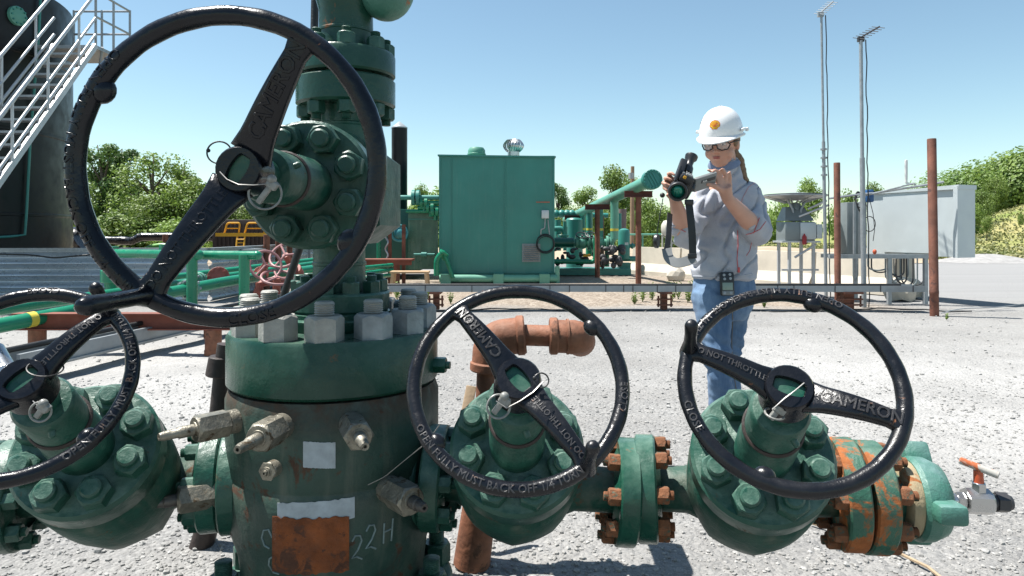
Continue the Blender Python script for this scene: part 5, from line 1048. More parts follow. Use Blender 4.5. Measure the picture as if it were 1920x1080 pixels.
# ---------------------------------------------------------------- masts
for i, (bx, by, tx, ty, Y, r) in enumerate(((1549, 552, 1540, 30, 11.0, .026), (1620, 572, 1614, 76, 10.2, .036))):
    t = thing('antenna_mast', ['taller thin antenna mast left of the grey cabinet', 'thicker antenna mast standing before the grey cabinet'][i], 'mast', (X(bx, Y), Y, 0), 'antenna masts')
    a = V((X(bx, Y), Y, 0)); b_ = V((X(tx, Y), Y, Zp(ty, Y))); mid = a.lerp(b_, .56); mb = MB(); mb.cyl(a, mid, r, n=14); mb.cyl(mid, b_, r*.72, n=12)
    if i == 0:
        for u in (.44, .47, .50, .53): mb.cyl(a.lerp(b_, u), a.lerp(b_, u+.006), r*1.9, n=10)
    own(mb, 'pole', M['galv'], t)
    q = random.Random(i); pts = [a.lerp(b_, k/24)+V((r*.9+.018+.02*q.random(), -.035, 0)) for k in range(25)]; mb = MB(); mb.tube(pts, .009, 6); own(mb, 'cable', M['rubber'], t)
    e0 = V((X(tx-5, Y), Y, Zp(ty-3, Y))); e1 = V((X(tx+(22 if i == 0 else 35), Y+.1), Y+.1, Zp(ty-(27 if i == 0 else 26), Y+.1))); mb = MB(); mb.cyl(e0, e1, .014, n=8); dd = (e1-e0).normalized()
    for k in range(7): c = e0.lerp(e1, .04+.15*k); mb.cyl(c+V((.03, -.12, -.045)), c+V((-.03, .12, .045)), .006, n=6)
    mb.box(tuple(e0.lerp(e1, .12)+V((0, 0, -.03))), (.09, .05, .07)); own(mb, 'antenna', M['darkgrey'] if i else M['galv'], t)
# ---------------------------------------------------------------- rusty poles and cabinet
for i, (px, py, pb, Y, r) in enumerate(((1570, 305, 580, 10.0, .045), (1749, 260, 590, 9.2, .056))):
    tag(MB().lathe([(0, -.1), (r, -.1), (r, .28), (r*1.04, .285), (r*1.04, .33), (r, .335), (r, Zp(py, Y)-.01), (r*.92, Zp(py, Y)), (r*.8, Zp(py, Y)), (r*.8, Zp(py, Y)-.2), (0, Zp(py, Y)-.2)], 24, Matrix.Translation((X(px+(3 if i else 1), Y), Y, 0)) @ Matrix.Rotation(R(-.9 if i else -.4), 4, 'Y')).build('rusty_pole', M['rustpipe']), ['shorter rusty steel pole left of the grey cabinet', 'tall rusty steel pole in front of the right end of the cabinet'][i], 'pole', 'bare rusty poles')
t = thing('equipment_cabinet', 'large pale grey steel equipment cabinet raised on a rack of legs', 'cabinet', (X(1690, 11), 11, 0))
# front of cabinet turned: left end farther
p0 = V((X(1625, 12.0), 12.0, 0)); p1 = V((X(1797, 10.5), 10.5, 0)); u = (p1-p0).normalized(); n_ = V((u.y, -u.x, 0)); zt0, zb0 = Zp(350, 10.5), Zp(478, 10.5)
def qbox(a0, a1, d0, d1, z0, z1, m, name, z1b=None):
    c = [p0+u*a0+n_*d0, p0+u*a1+n_*d0, p0+u*a1+n_*d1, p0+u*a0+n_*d1]; mb = MB(); z1b = z1 if z1b is None else z1b
    mb.rings([[q_+V((0, 0, z0)) for q_ in c], [c[0]+V((0, 0, z1)), c[1]+V((0, 0, z1b)), c[2]+V((0, 0, z1b)), c[3]+V((0, 0, z1))]]); return own(mb, name, m, t)
L = (p1-p0).length; zl = Zp(365, 12.0)
qbox(0, L, 0, -.35, Zp(480, 11), zl, M['cabinet'], 'body', zt0)
qbox(.35, L-.42, .035, .004, Zp(478, 11)+.03, zl-.06, M['cabinet'], 'door', zt0-.09)
qbox(L-.05, L+.02, .05, -.36, Zp(480, 11)-.01, zt0-.0, M['cabinet'], 'edge_trim', zt0+.015)
qbox(0-.01, L+.03, .04, -.38, zl+.003, zl+.018, M['cabinet'], 'roof', zt0+.03)
# left side enclosure racks
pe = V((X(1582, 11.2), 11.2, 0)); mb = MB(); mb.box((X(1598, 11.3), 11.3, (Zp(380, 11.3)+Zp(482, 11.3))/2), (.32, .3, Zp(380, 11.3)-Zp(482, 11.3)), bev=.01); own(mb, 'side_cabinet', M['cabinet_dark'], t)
mb = MB()
for px in (1602, 1613): 
    mb.box((X(px, 11.05), 11.05, (Zp(378, 11.)+Zp(476, 11.))/2), (.035, .03, Zp(378, 11.)-Zp(476, 11.)))
own(mb, 'perforated_strut', M['galv'], t)
mb = MB(); mb.box((X(1650, 10.6), 10.6, Zp(481, 10.6)), (X(1742, 10.6)-X(1550, 10.6), .06, .06)); mb.box((X(1650, 10.9), 11.3, Zp(481, 10.9)), (X(1742, 10.6)-X(1560, 10.6), .06, .06)); own(mb, 'rack_rail', M['galv'], t)
for px, Y in ((1604, 11.2), (1667, 10.6), (1735, 10.6), (1735, 11.4), (1561, 10.7)): 
    if px == 1561: continue
    mb = MB(); mb.box((X(px, Y), Y, Zp(480, Y)/2), (.055, .055, Zp(480, Y))); own(mb, 'leg', M['galv'], t)
q = random.Random(17)
for k, (xa_, xb_, dp) in enumerate(((1627, 1668, 26), (1634, 1670, 30), (1688, 1660, 50), (1700, 1680, 52), (1703, 1676, 44), (1712, 1690, 56), (1720, 1672, 60), (1734, 1680, 57), (1600, 1608, 45), (1695, 1670, 38))):
    mb = MB(); Yc = 10.7+.06*(k % 3); mb.tube(rounded([V((X(xa_, Yc), Yc, Zp(482, Yc))), V((X(xa_, Yc), Yc, Zp(482+dp*.85, Yc))), V((X((xa_*.5+xb_*.5), Yc), Yc, Zp(482+dp, Yc))), V((X(xb_, Yc), Yc, Zp(482+dp*.8, Yc))), V((X(xb_, Yc), Yc, Zp(485, Yc)))], .12, 6), .012, 7); own(mb, 'conduit', M['darkgrey'] if k % 2 else M['cabinet_dark'], t)
mb = MB(); mb.box((X(1625, 11), 10.95, Zp(368, 11)), (.12, .14, .20), bev=.02); own(mb, 'junction_box', M['blue'], t)
for k in range(4): mb = MB(); mb.tube(ringpts(V((X(1606+k*2, 10.9), 10.85, Zp(372+k*4, 11))), .10+.02*k, (.8, -1, .1*k), 20, .8), .009, 6); own(mb, 'loose_cable', M['rubber'], t)
mb = MB(); mb.tube(ringpts(V((X(1630, 10.9), 10.9, Zp(420, 11))), .12, (.3, -1, 0), 20), .007, 6, True); mb.tube([P(1630, 372, 10.85), P(1637, 400, 10.85), P(1640, 430, 10.85), P(1637, 452, 10.85)], .006, 6); own(mb, 'loose_cable', M['rubber'], t)
mb = MB(); mb.tube([P(1555, 372, 10.9), P(1600, 366, 10.8), P(1640, 362, 10.8), P(1690, 354, 10.7), P(1740, 346, 10.6), P(1770, 341, 10.5)], .018, 8); mb.tube([P(1600, 372, 10.9), P(1650, 360, 10.75), P(1700, 347, 10.65), P(1715, 344, 10.6)], .014, 8); own(mb, 'top_conduit', M['galv'], t)
mb = MB(); c = P(1699, 343, 10.7); mb.cyl(c, c+V((0, 0, .06)), .02); mb.cyl(c+V((0, 0, .06)), c+V((0, 0, .36)), .022, n=12, ch=.005); mb.beam(c, c+V((.15, 0, -.02)), .03, .02); own(mb, 'whip_antenna', M['white'], t)
mb = MB(); mb.cyl(P(1555, 384, 11.2), P(1498, 406, 11.4), .018); mb.cyl(P(1550, 376, 11.2), P(1515, 392, 11.4), .018); own(mb, 'brace_arm', M['alu'], t)
mb = MB(); mb.ball(P(1640, 472, 10.7), (.03, .03, .04)); mb.cyl(P(1640, 472, 10.7), P(1640, 480, 10.7), .015); own(mb, 'red_beacon', M['orange'], t)
# black cable lying across the yard
q = random.Random(8); pts = [G(700+i*22, 583+3*sin(i*.4)+1.2*sin(i*1.7))+V((0, 0, .012)) for i in range(52)]
tag(MB().tube(pts, .009, 6).build('ground_cable', M['rubber']), 'thin black cable lying across the gravel behind the worker', 'cable')
tag(MB().tube(rounded([G(1765, 590)+V((0, 0, .02)), G(1800, 585)+V((0, 0, .05)), G(1870, 579)+V((0, 0, .02)), G(1925, 572)+V((0, 0, .02))], .3), .007, 6).build('ground_hose', M['galv']), 'pale thin hose on the ground right of the tall rusty pole', 'hose')
# weeds
q = random.Random(77); spots = [(1205, 560, .28), (1222, 557, .3), (1190, 565, .22), (1262, 560, .35), (1272, 555, .3), (1290, 562, .3), (770, 560, .3), (800, 558, .25), (745, 556, .3), (1433, 570, .12), (845, 562, .2), (1300, 548, .3), (1775, 592, .08)]
wl = ['weed left of the camera tray support', 'tall weed next to the tray support', 'small weed furthest left of the middle tray support', 'weed right of the middle tray support', 'leafy weed between the tray support and the worker', 'weed just left of the blue jeans', 'weed under the tray near the wooden stool', 'weed beside the left tray support', 'weed below the wooden stool', 'tiny green weed right of the jeans', 'small weed right of the left tray support', 'weed hidden beside the hip of the worker', 'tiny weed at the foot of the tall rusty pole']
for (px, py, h), lb in zip(spots, wl):
    p_ = G(px, py+8); mb = MB(); p_.z = 0
    for k in range(26):
        a = q.uniform(0, 6.28); r_ = q.uniform(.02, .10)*h/.3; top = V((r_*cos(a), r_*sin(a), h*q.uniform(.4, 1))); sd_ = V((-sin(a), cos(a), 0))*.012
        for u_ in (.35, .6, .8, 1.): c = top*u_; l_ = V((q.uniform(-1, 1), q.uniform(-1, 1), .5)).normalized()*.045*h/.3; mb.add([c-sd_, c+l_*.6+sd_*1.2, c+l_, c+l_*.5-sd_*1.2], [(0, 1, 2, 3)])
        if k < 6: mb.tube([V((0, 0, 0)), top*.5, top], .003, 4)
    mb.build('weed', M['leaf_bright'], None, T(*p_), sharp=0); tag(bpy.context.scene.collection.objects[-1] if False else [o for o in col.objects if o.name.startswith('weed')][-1], lb, 'weed', 'weeds in the gravel')
# cement crack / dark twig near the right valve
tag(MB().tube([G(1520, 985)+V((0, 0, .01)), G(1600, 1010)+V((0, 0, .012)), G(1680, 1040)+V((0, 0, .01)), G(1740, 1070)+V((0, 0, .012)), G(1790, 1110)+V((0, 0, .01))], .006, 6).build('twig', M['stake']), 'long thin twig lying on the ground below the union cap', 'twig')
# ---------------------------------------------------------------- the worker
PY = 3.2
def Q(px, py, Y=PY): return P(px, py, Y)
skin = bpy.data.materials.new('skin'); skin.use_nodes = True; nt = skin.node_tree; b = nt.nodes['Principled BSDF']; tc = nt.nodes.new('ShaderNodeTexCoord')
c = mixc(nt, nz(nt, tc.outputs['Object'], 18, 4), (.42, .215, .15), (.53, .30, .22)); nt.links.new(c, b.inputs['Base Color']); b.inputs['Roughness'].default_value = .5; b.inputs['Subsurface Weight'].default_value = .08; b.inputs['Subsurface Radius'].default_value = (.02, .008, .004)
def cloth(name, c1, c2, scale, bscale=400, stretch=(1, 1, 1), extra=None):
    c1 = tuple(x*KA for x in c1); c2 = tuple(x*KA for x in c2)
    m = bpy.data.materials.new(name); m.use_nodes = True; nt = m.node_tree; b = nt.nodes['Principled BSDF']; tc = nt.nodes.new('ShaderNodeTexCoord'); mp = nt.nodes.new('ShaderNodeMapping'); mp.inputs['Scale'].default_value = stretch; nt.links.new(tc.outputs['Object'], mp.inputs[0])
    c = mixc(nt, ramp(nt, nz(nt, mp.outputs[0], scale, 6, .65), [(.32, 0.), (.68, 1.)]), c1, c2); c = mixc(nt, ramp(nt, nz(nt, tc.outputs['Object'], bscale, 2), [(.4, 0.), (.6, .25)]), c, tuple(x*.6 for x in c1))
    nt.links.new(c, b.inputs['Base Color']); b.inputs['Roughness'].default_value = .9; b.inputs['Specular IOR Level'].default_value = .15; b.inputs['Sheen Weight'].default_value = .1
    bp = N(nt, 'ShaderNodeBump', Strength=.25, Distance=.003); nt.links.new(nz(nt, tc.outputs['Object'], bscale*.6, 3), bp.inputs['Height']); nt.links.new(bp.outputs[0], b.inputs['Normal']); return m
M['shirt'] = cloth('grey_blue_knit', (.44, .46, .52), (.55, .565, .61), 8)
M['denim'] = cloth('blue_denim', (.07, .14, .26), (.25, .37, .53), 7, 500, (1, 1, .25))
pw = thing('person', 'worker in a white hard hat, grey sweatshirt and jeans looking down at a thermal camera', 'person', (Q(1360, 0).x, PY, 0))
PO = V(pw.location)
def wp(mesh, name, m, par=None, sharp=0):
    for v in mesh.vertices: v.co -= PO
    o = link(name, mesh, None, par or pw, sharp=sharp); mesh.shade_smooth(); mesh.materials.clear(); mesh.materials.append(m); return o
def pm(mb, name, m, par=None, sharp=38): mb.v = [q_-PO for q_ in mb.v]; return mb.build(name, m, par or pw, sharp=sharp)
def limb(mb, pts, rs, n=16):
    for (a, ra), (b_, rb) in zip(list(zip(pts, rs))[:-1], list(zip(pts, rs))[1:]):
        mb.cyl(a, b_, ra, rb, n); mb.ball(tuple(a), ra, n=n, m=10)
    mb.ball(tuple(pts[-1]), rs[-1], n=n, m=10)
# head frame: y forward, z up, x = towards her left
HC = Q(1352, 268, 3.20)
fw = V((-.52, -.80, -.28)).normalized(); upv = (V((0.03, 0, 1))-fw*V((0.03, 0, 1)).dot(fw)).normalized(); rt = fw.cross(upv)
HM = Matrix((rt, fw, upv)).transposed().to_4x4(); HM.translation = HC
lf = HM
body = MB()
def hb(c, r, n=20, m=14): body.ball(c, r, HM, n, m)
hb((0, -.012, .018), (.074, .092, .088)); hb((0, .012, -.035), (.060, .076, .070)); hb((0, .030, -.072), (.043, .048, .036)); hb((0, .052, -.088), (.022, .022, .018))
body.ball((.040, .036, -.040), (.026, .034, .030), HM); body.ball((-.040, .036, -.040), (.026, .034, .030), HM)
hb((0, .086, .004), (.010, .014, .022)); hb((0, .098, -.022), (.0095, .012, .009)); hb((.010, .090, -.026), (.008, .009, .006)); hb((-.010, .090, -.026), (.008, .009, .006))
hb((0, .083, -.050), (.022, .008, .0055)); hb((0, .081, -.057), (.019, .009, .0055)); hb((0, .074, .030), (.048, .014, .010))
for s in (-1, 1): hb((s*.074, -.012, -.012), (.008, .018, .030)); 
neck0 = HM @ V((0, -.035, -.06)); chest = Q(1362, 365, 3.28)
limb(body, [neck0, Q(1367, 338, 3.27), chest], [.052, .050, .058])
# torso, hips and legs under the clothes
SH_R = Q(1318, 372, 3.24); SH_L = Q(1408, 368, 3.30)
limb(body, [SH_R, chest, SH_L], [.05, .07, .05]); limb(body, [chest, Q(1362, 440, 3.27), Q(1357, 520, 3.26)], [.09, .095, .10])
hips = Q(1355, 545, 3.27)
LEG_A = [Q(1333, 560, 3.24), Q(1345, 660, 3.18), Q(1356, 800, 3.22), Q(1358, 862, 3.24)]
LEG_B = [Q(1374, 560, 3.30), Q(1363, 668, 3.34), Q(1372, 800, 3.40), Q(1376, 848, 3.42)]
limb(body, LEG_A, [.064, .042, .034, .034]); limb(body, LEG_B, [.064, .042, .034, .034]); limb(body, [LEG_A[0], hips, LEG_B[0]], [.064, .082, .064])
# arms
EL_R = Q(1284, 440, 3.14); WR_R = Q(1266, 376, 2.93); EL_L = Q(1420, 432, 3.16); WR_L = Q(1364, 372, 2.93)
limb(body, [SH_R, EL_R, EL_R.lerp(WR_R, .35), WR_R], [.05, .040, .042, .025]); limb(body, [SH_L, EL_L, EL_L.lerp(WR_L, .35), WR_L], [.05, .040, .042, .025])
# hands: palm, four bent fingers and a thumb
def hand(wr, palm_end, knuck, fingers, thumb):
    body.cyl(wr, palm_end, .025, .031, 14); mid = (wr+palm_end)/2; k0, k1 = knuck
    for i in range(4): c_ = k0.lerp(k1, i/3.); limb(body, [wr.lerp(c_, .3), c_], [.018, .0125], 10)
    for f_ in fingers: limb(body, f_, [.0098, .0088, .0078, .0068][:len(f_)], 10)
    limb(body, thumb, [.014, .0115, .009][:len(thumb)], 10)
hL = 2.90   # her left hand holds the edge of the flip-out panel: thumb below, fingers over the far side
pe = Q(1358, 350, 2.915)
kn = (Q(1350, 337, 2.93), Q(1366, 344, 2.95))
hand(WR_L, pe, (Q(1346, 341, 2.90), Q(1368, 346, 2.94)),
     [[Q(1346, 341, 2.90), Q(1341, 327, 2.895), Q(1334, 321, 2.885), Q(1328, 319, 2.87)],
      [Q(1352, 339, 2.905), Q(1349, 324, 2.90), Q(1341, 319, 2.875), Q(1336, 322, 2.86)],
      [Q(1360, 341, 2.92), Q(1360, 328, 2.91), Q(1357, 319, 2.895), Q(1354, 317, 2.88)],
      [Q(1367, 346, 2.935), Q(1369, 334, 2.925), Q(1368, 324, 2.91)]],
     [Q(1352, 356, 2.90), Q(1341, 349, 2.875), Q(1326, 345, 2.865)])
pr_ = Q(1262, 355, 2.92)
hand(WR_R, pr_, (Q(1254, 350, 2.93), Q(1262, 336, 2.95)),
     [[Q(1252, 356, 2.92), Q(1245, 352, 2.89), Q(1250, 356, 2.87), Q(1258, 358, 2.865)],
      [Q(1251, 348, 2.92), Q(1243, 343, 2.89), Q(1248, 345, 2.87), Q(1256, 348, 2.865)],
      [Q(1254, 341, 2.93), Q(1247, 334, 2.90), Q(1252, 334, 2.88), Q(1259, 338, 2.872)],
      [Q(1259, 334, 2.94), Q(1253, 326, 2.91), Q(1258, 324, 2.89), Q(1264, 328, 2.88)]],
     [Q(1264, 362, 2.90), Q(1258, 370, 2.875), Q(1252, 366, 2.86)])
bm_ = remesh(body, 'body', .0052, 3); wp(bm_, 'body', skin)
# hair, brows, lips, ponytail
hair_m = mat('dark_blonde_hair', (.24, .15, .08), .55, var=.3, vs=60, bump=.5, bs=200)
hm = MB(); hm.ball((0, -.030, .022), (.080, .086, .090), HM, 24, 16); hm.ball((0, -.085, -.02), (.05, .035, .05), HM)
limb(hm, [HM @ V((.01, -.10, -.01)), Q(1386, 302, 3.27), Q(1391, 326, 3.28), Q(1400, 346, 3.32), Q(1405, 385, 3.40)], [.030, .024, .023, .018, .010], 12)
hm.ball((.070, .004, .012), (.010, .026, .034), HM); hm.ball((-.070, .004, .012), (.010, .026, .034), HM)
hh = remesh(hm, 'hair', .006, 3, lambda p, n: .003*noise.noise(p*70)); wp(hh, 'hair', hair_m)
mb = MB(); mb.ball((0, .0885, -.0495), (.019, .0045, .0038), HM, 12, 8); mb.ball((0, .087, -.056), (.016, .0045, .0042), HM, 12, 8); pm(mb, 'lips', mat('lips', (.42, .13, .11), .45, bump=0))
for s in (-1, 1):
    mb = MB(); mb.ball((s*.031, .076, .008), (.012, .008, .006), HM, 12, 8); e = pm(mb, 'eye', M['white']); mb = MB(); mb.ball((s*.031, .083, .005), (.005, .003, .005), HM, 10, 6); pm(mb, 'iris', M['darkgrey'], e)
    mb = MB(); mb.tube([HM @ V((s*.012, .087, .027)), HM @ V((s*.030, .085, .031)), HM @ V((s*.050, .070, .027))], [.002, .0032, .0015], 6); pm(mb, 'eyebrow', hair_m)
# glasses
gl = MB(); fr = []
for s in (-1, 1):
    pts = [V((s*x, y, z)) for x, y, z in ((.008, .103, .018), (.030, .102, .022), (.056, .090, .018), (.064, .080, .004), (.054, .088, -.014), (.030, .100, -.018), (.012, .104, -.008))]
    gl.tube([HM @ p_ for p_ in pts], .0030, 8, True); fr.append(pts)
    gl.tube([HM @ V((s*.064, .080, .012)), HM @ V((s*.078, .055, .014)), HM @ V((s*.082, -.02, .006))], .0028, 8)
gl.tube([HM @ V((-.010, .104, .008)), HM @ V((0, .106, .010)), HM @ V((.010, .104, .008))], .0028, 8); g_ = pm(gl, 'glasses', M['rubber'])
glass = bpy.data.materials.new('clear_lens'); glass.use_nodes = True; nt = glass.node_tree; gb = nt.nodes['Principled BSDF']; gb.inputs['Roughness'].default_value = .03; tr = nt.nodes.new('ShaderNodeBsdfTransparent'); ms = nt.nodes.new('ShaderNodeMixShader'); ms.inputs[0].default_value = .22; gb.inputs['Base Color'].default_value = (.6, .62, .64, 1); nt.links.new(tr.outputs[0], ms.inputs[1]); nt.links.new(gb.outputs[0], ms.inputs[2]); nt.links.new(ms.outputs[0], nt.nodes['Material Output'].inputs[0])
for pts in fr:
    mb = MB(); mb.rings([[HM @ p_ for p_ in pts], [HM @ (p_-V((0, .0012, 0))) for p_ in pts]]); pm(mb, 'lens', glass, g_)
# hard hat
hatm = mat('white_hard_hat_plastic', (.95, .95, .94), .28, var=.02, bump=0, coat=.3)
HT = HM @ T(0, -.010, .040) @ Matrix.Rotation(R(3), 4, 'X')
def hat_r(a, u):  # a azimuth (0 = +x), u 0 rim..1 crown
    e = u*pi/2; rx, ry, rz = .097, .124, .128; cr = .006*math.exp(-((cos(a))/.22)**2)*sin(min(1, u*1.3)*pi*.5)
    return V((rx*cos(a)*cos(e)**.86 if e < pi/2 else 0, ry*sin(a)*cos(e)**.86 if e < pi/2 else 0, rz*sin(e)+cr*.8))
mb = MB(); n = 64; rr = []
for i in range(19): u = i/18*.995; rr.append([hat_r(2*pi*k/n, u) for k in range(n)])
inner = [[p_*.97+V((0, 0, -.002)) for p_ in r_] for r_ in rr]
brim = [V((.107*cos(2*pi*k/n), .128*sin(2*pi*k/n)+(.052*max(0, sin(2*pi*k/n))**1.6), -.006-.016*max(0, sin(2*pi*k/n))**2)) for k in range(n)]
brim2 = [p_+V((0, 0, -.005)) for p_ in brim]
mb.rings([inner[0], brim2, brim]+rr, HT); hat = pm(mb, 'hard_hat', hatm, sharp=50)
mb = MB()
for s in (-1, 1): mb.box((s*.104, .01, .018), (.012, .05, .014), HT, .004); mb.box((s*.106, -.05, .012), (.014, .02, .018), HT, .004)
mb.lathe([(0, 0), (.008, 0), (.008, .015), (0, .018)], 12, HT @ frame((.110, -.03, .012), (1, 0, .1))); pm(mb, 'side_clip', hatm, hat)
# emblem: yellow scallop with a red outline laid on the shell of the hat
bvh = BVHTree.FromPolygons([tuple(HT @ p_) for r_ in rr for p_ in r_], [(i*n+k, i*n+(k+1) % n, (i+1)*n+(k+1) % n, (i+1)*n+k) for i in range(18) for k in range(n)])
def on_hat(x, z, lift, cen, nr):
    f = frame(cen, nr, (1, 0, 0)) if False else None
EC = HT @ hat_r(R(93), .27); ED = None
hit = bvh.find_nearest(EC); EN = hit[1] if hit[1].dot(fw) > 0 else -hit[1]
ex = (rt-EN*rt.dot(EN)).normalized(); ey = ex.cross(EN)*-1; ey = ey if ey.dot(upv) > 0 else -ey
def dec(poly, lift, m, name, par):
    top = []
    for x, y in poly:
        o = EC+ex*x+ey*y; r_ = bvh.ray_cast(o+EN*.05, -EN); p_ = (r_[0] if r_[0] else o); top.append(p_+EN*lift)
    c_ = sum((V(p_) for p_ in top), V())/len(top); cc = bvh.ray_cast(c_+EN*.05, -EN)[0]; c_ = (cc or c_)+EN*lift
    mb = MB(); k = len(top); mb.add([c_]+top, [(0, i+1, (i+1) % k+1) for i in range(k)]); return pm(mb, name, m, par)
def shell_poly(s):
    out = []; 
    for i in range(29):
        a = R(-32+244*i/28); rib = 1+.07*abs(sin((i/28)*7*pi)); out.append((s*cos(a)*rib*1.0, s*(sin(a)*rib*.92)))
    return out+[(-s*.62, -s*.62), (-s*.52, -s*.95), (s*.52, -s*.95), (s*.62, -s*.62)]
e1 = dec(shell_poly(.0225), .0010, mat('emblem_red', (.75, .08, .02), .4, bump=0), 'emblem', hat); dec(shell_poly(.0195), .0018, mat('emblem_yellow', (.88, .52, .02), .4, bump=0), 'emblem_shell', e1) if False else None
o2 = dec(shell_poly(.0198), .0018, mat('emblem_yellow', (.90, .50, .02), .4, bump=0), 'emblem', hat)
rm = bpy.data.materials['emblem_red']; mb = MB()
for k in range(-3, 4):
    a = R(90+k*24); p0_ = EC+ey*(-.013); pts = []
    for u in (.15, .5, .92): x, y = .019*cos(a)*u, -.013+(.019*sin(a)*.92+.013)*u; r_ = bvh.ray_cast(EC+ex*x+ey*y+EN*.05, -EN); pts.append((r_[0] or EC)+EN*.002)
    mb.tube(pts, .0006, 4)
pm(mb, 'emblem_ribs', rm, hat)
EC = HT @ hat_r(R(15), .36); hit = bvh.find_nearest(EC); EN = hit[1] if hit[1].dot(EC-HC) > 0 else -hit[1]; ex = (EN.cross(upv)).normalized(); ey = upv
dec([(.013*cos(2*pi*i/20), .020*sin(2*pi*i/20)) for i in range(20)], .0012, mat('sticker_blue', (.02, .13, .30), .4, bump=0), 'sticker', hat)
dec([(.009*cos(2*pi*i/20), -.012+.007*sin(2*pi*i/20)) for i in range(20)], .002, M['yellow'], 'sticker', hat)

# sweatshirt
sh = MB()
def ell(c_, rx, ry, rot, n=28): return [c_+V((rx*cos(2*pi*k/n)*cos(rot)-ry*sin(2*pi*k/n)*sin(rot), rx*cos(2*pi*k/n)*sin(rot)+ry*sin(2*pi*k/n)*cos(rot), 0)) for k in range(n)]
TR_ = R(-18); rg = []
for px, py, Y, rx, ry in ((1357, 522, 3.26, .146, .118), (1357, 505, 3.26, .154, .124), (1359, 480, 3.26, .148, .120), (1360, 450, 3.27, .140, .114), (1361, 420, 3.27, .140, .112), (1363, 390, 3.27, .152, .116), (1364, 366, 3.27, .148, .104), (1366, 350, 3.27, .118, .085), (1367, 338, 3.27, .070, .066)): rg.append(ell(Q(px, py, Y), rx, ry, TR_))
sh.rings(rg)
CR = EL_R.lerp(WR_R, .30); CL = EL_L.lerp(WR_L, .22)
limb(sh, [SH_R+V((.01, 0, .004)), EL_R+V((0, 0, -.006)), CR], [.066, .060, .054], 20); limb(sh, [SH_L+V((-.012, 0, .006)), EL_L+V((.004, 0, -.006)), CL], [.068, .062, .054], 20)
sh.rings([ell(Q(1367, 345, 3.265), .070, .066, 0), ell(HM @ V((0, -.03, -.082)), .062, .060, 0)])
def wr(p, n):
    a = noise.noise(V((p.x*9, p.y*9, p.z*16+p.x*10)))*.013; b_ = noise.noise(V((p.x*22+p.z*14, p.y*20, p.z*26)))*.005; r_ = abs(noise.noise(V((p.x*6+3, p.y*6, p.z*11-p.x*8))))
    return a+b_-.015*math.exp(-(r_/.08)**2)+.003
shm = remesh(sh, 'sweatshirt', .0065, 4, wr); shirt_o = wp(shm, 'sweatshirt', M['shirt'])
# jeans
jn = MB(); limb(jn, LEG_A, [.092, .060, .056, .070], 20); limb(jn, LEG_B, [.092, .060, .056, .070], 20); rg = [ell(Q(1358, 512, 3.26), .138, .105, TR_), ell(Q(1357, 545, 3.26), .146, .118, TR_), ell(Q(1356, 575, 3.26), .140, .110, TR_), ell(Q(1356, 598, 3.26), .10, .085, TR_)]; jn.rings(rg)
def wj(p, n):
    k = math.exp(-((p.z-.53)/.09)**2)+.9*math.exp(-((p.z-.12)/.12)**2)+.35; return k*(.016*noise.noise(V((p.x*12, p.y*12, p.z*34+p.x*18)))+.004*noise.noise(p*40))
jm = remesh(jn, 'jeans', .0065, 3, wj); wp(jm, 'jeans', M['denim'])
# boots
for L_, nm in ((LEG_A, 'boot'), (LEG_B, 'boot')):
    a = L_[3].copy(); a.z = .05; mb = MB(); mb.ball(tuple(a), (.045, .05, .05)); limb(mb, [a+V((0, 0, .03)), a+V((0, .0, .09))], [.045, .05]); limb(mb, [a+V((0, 0, -.005)), a+V((-.04, -.15, -.012))], [.042, .036])
    bm2 = remesh(mb, 'boot', .008, 2); wp(bm2, 'boot', mat('brown_boot_leather', (.16, .09, .05), .6, bump=.2) if L_ is LEG_A else bpy.data.materials['brown_boot_leather'])
# seams, collar, zip pull laid on the cloth
sb_ = BVHTree.FromPolygons([tuple(v.co+PO) for v in shm.vertices], [tuple(p_.vertices) for p_ in shm.polygons])
jb_ = BVHTree.FromPolygons([tuple(v.co+PO) for v in jm.vertices], [tuple(p_.vertices) for p_ in jm.polygons])
def surf(bv, px, py, lift=.001):
    d_ = V(((px-960)/F, 1, -(py-435)/F)).normalized(); r_ = bv.ray_cast(V((0, 0, CAMZ)), d_); return (r_[0]-d_*lift) if r_[0] else None
def seam(bv, pix, r, m, name, lift=.0012):
    pts = []
    for (a, b_) in zip(pix[:-1], pix[1:]):
        k = max(2, int(math.hypot(b_[0]-a[0], b_[1]-a[1])/2.5))
        for i in range(k): p_ = surf(bv, a[0]+(b_[0]-a[0])*i/k, a[1]+(b_[1]-a[1])*i/k, lift); pts.append(p_) if p_ is not None else None
    pts = [p_ for i, p_ in enumerate(pts) if i == 0 or (p_-pts[i-1]).length < .06]
    if len(pts) > 2: return pm(MB().tube(pts, r, 5), name, m)
redt = mat('coral_red_thread', (.62, .10, .10), .7, bump=0)
seam(sb_, [(1383, 432), (1384, 460), (1382, 485), (1384, 508)], .0018, redt, 'seam'); seam(sb_, [(1409, 455), (1406, 470), (1398, 482)], .0013, redt, 'seam')
seam(sb_, [(1436, 345+70), (1425, 430), (1408, 438), (1396, 440)], .0018, redt, 'cuff_seam'); seam(sb_, [(1424, 408), (1418, 424), (1412, 440)], .0018, redt, 'cuff_seam')
seam(sb_, [(1420, 340), (1404, 350), (1394, 368), (1388, 385)], .0018, mat('pale_pink_thread', (.55, .32, .33), .8, bump=0), 'shoulder_seam'); seam(sb_, [(1262, 415), (1272, 428), (1288, 436)], .0016, redt, 'cuff_seam')
seam(sb_, [(1300, 518), (1330, 519), (1360, 519), (1390, 517), (1414, 513)], .0035, M['shirt'], 'hem', .0)
p_ = surf(sb_, 1385, 506, .004)
if p_ is not None: pm(MB().box(tuple(p_), (.010, .008, .024), bev=.002), 'red_tab', redt)
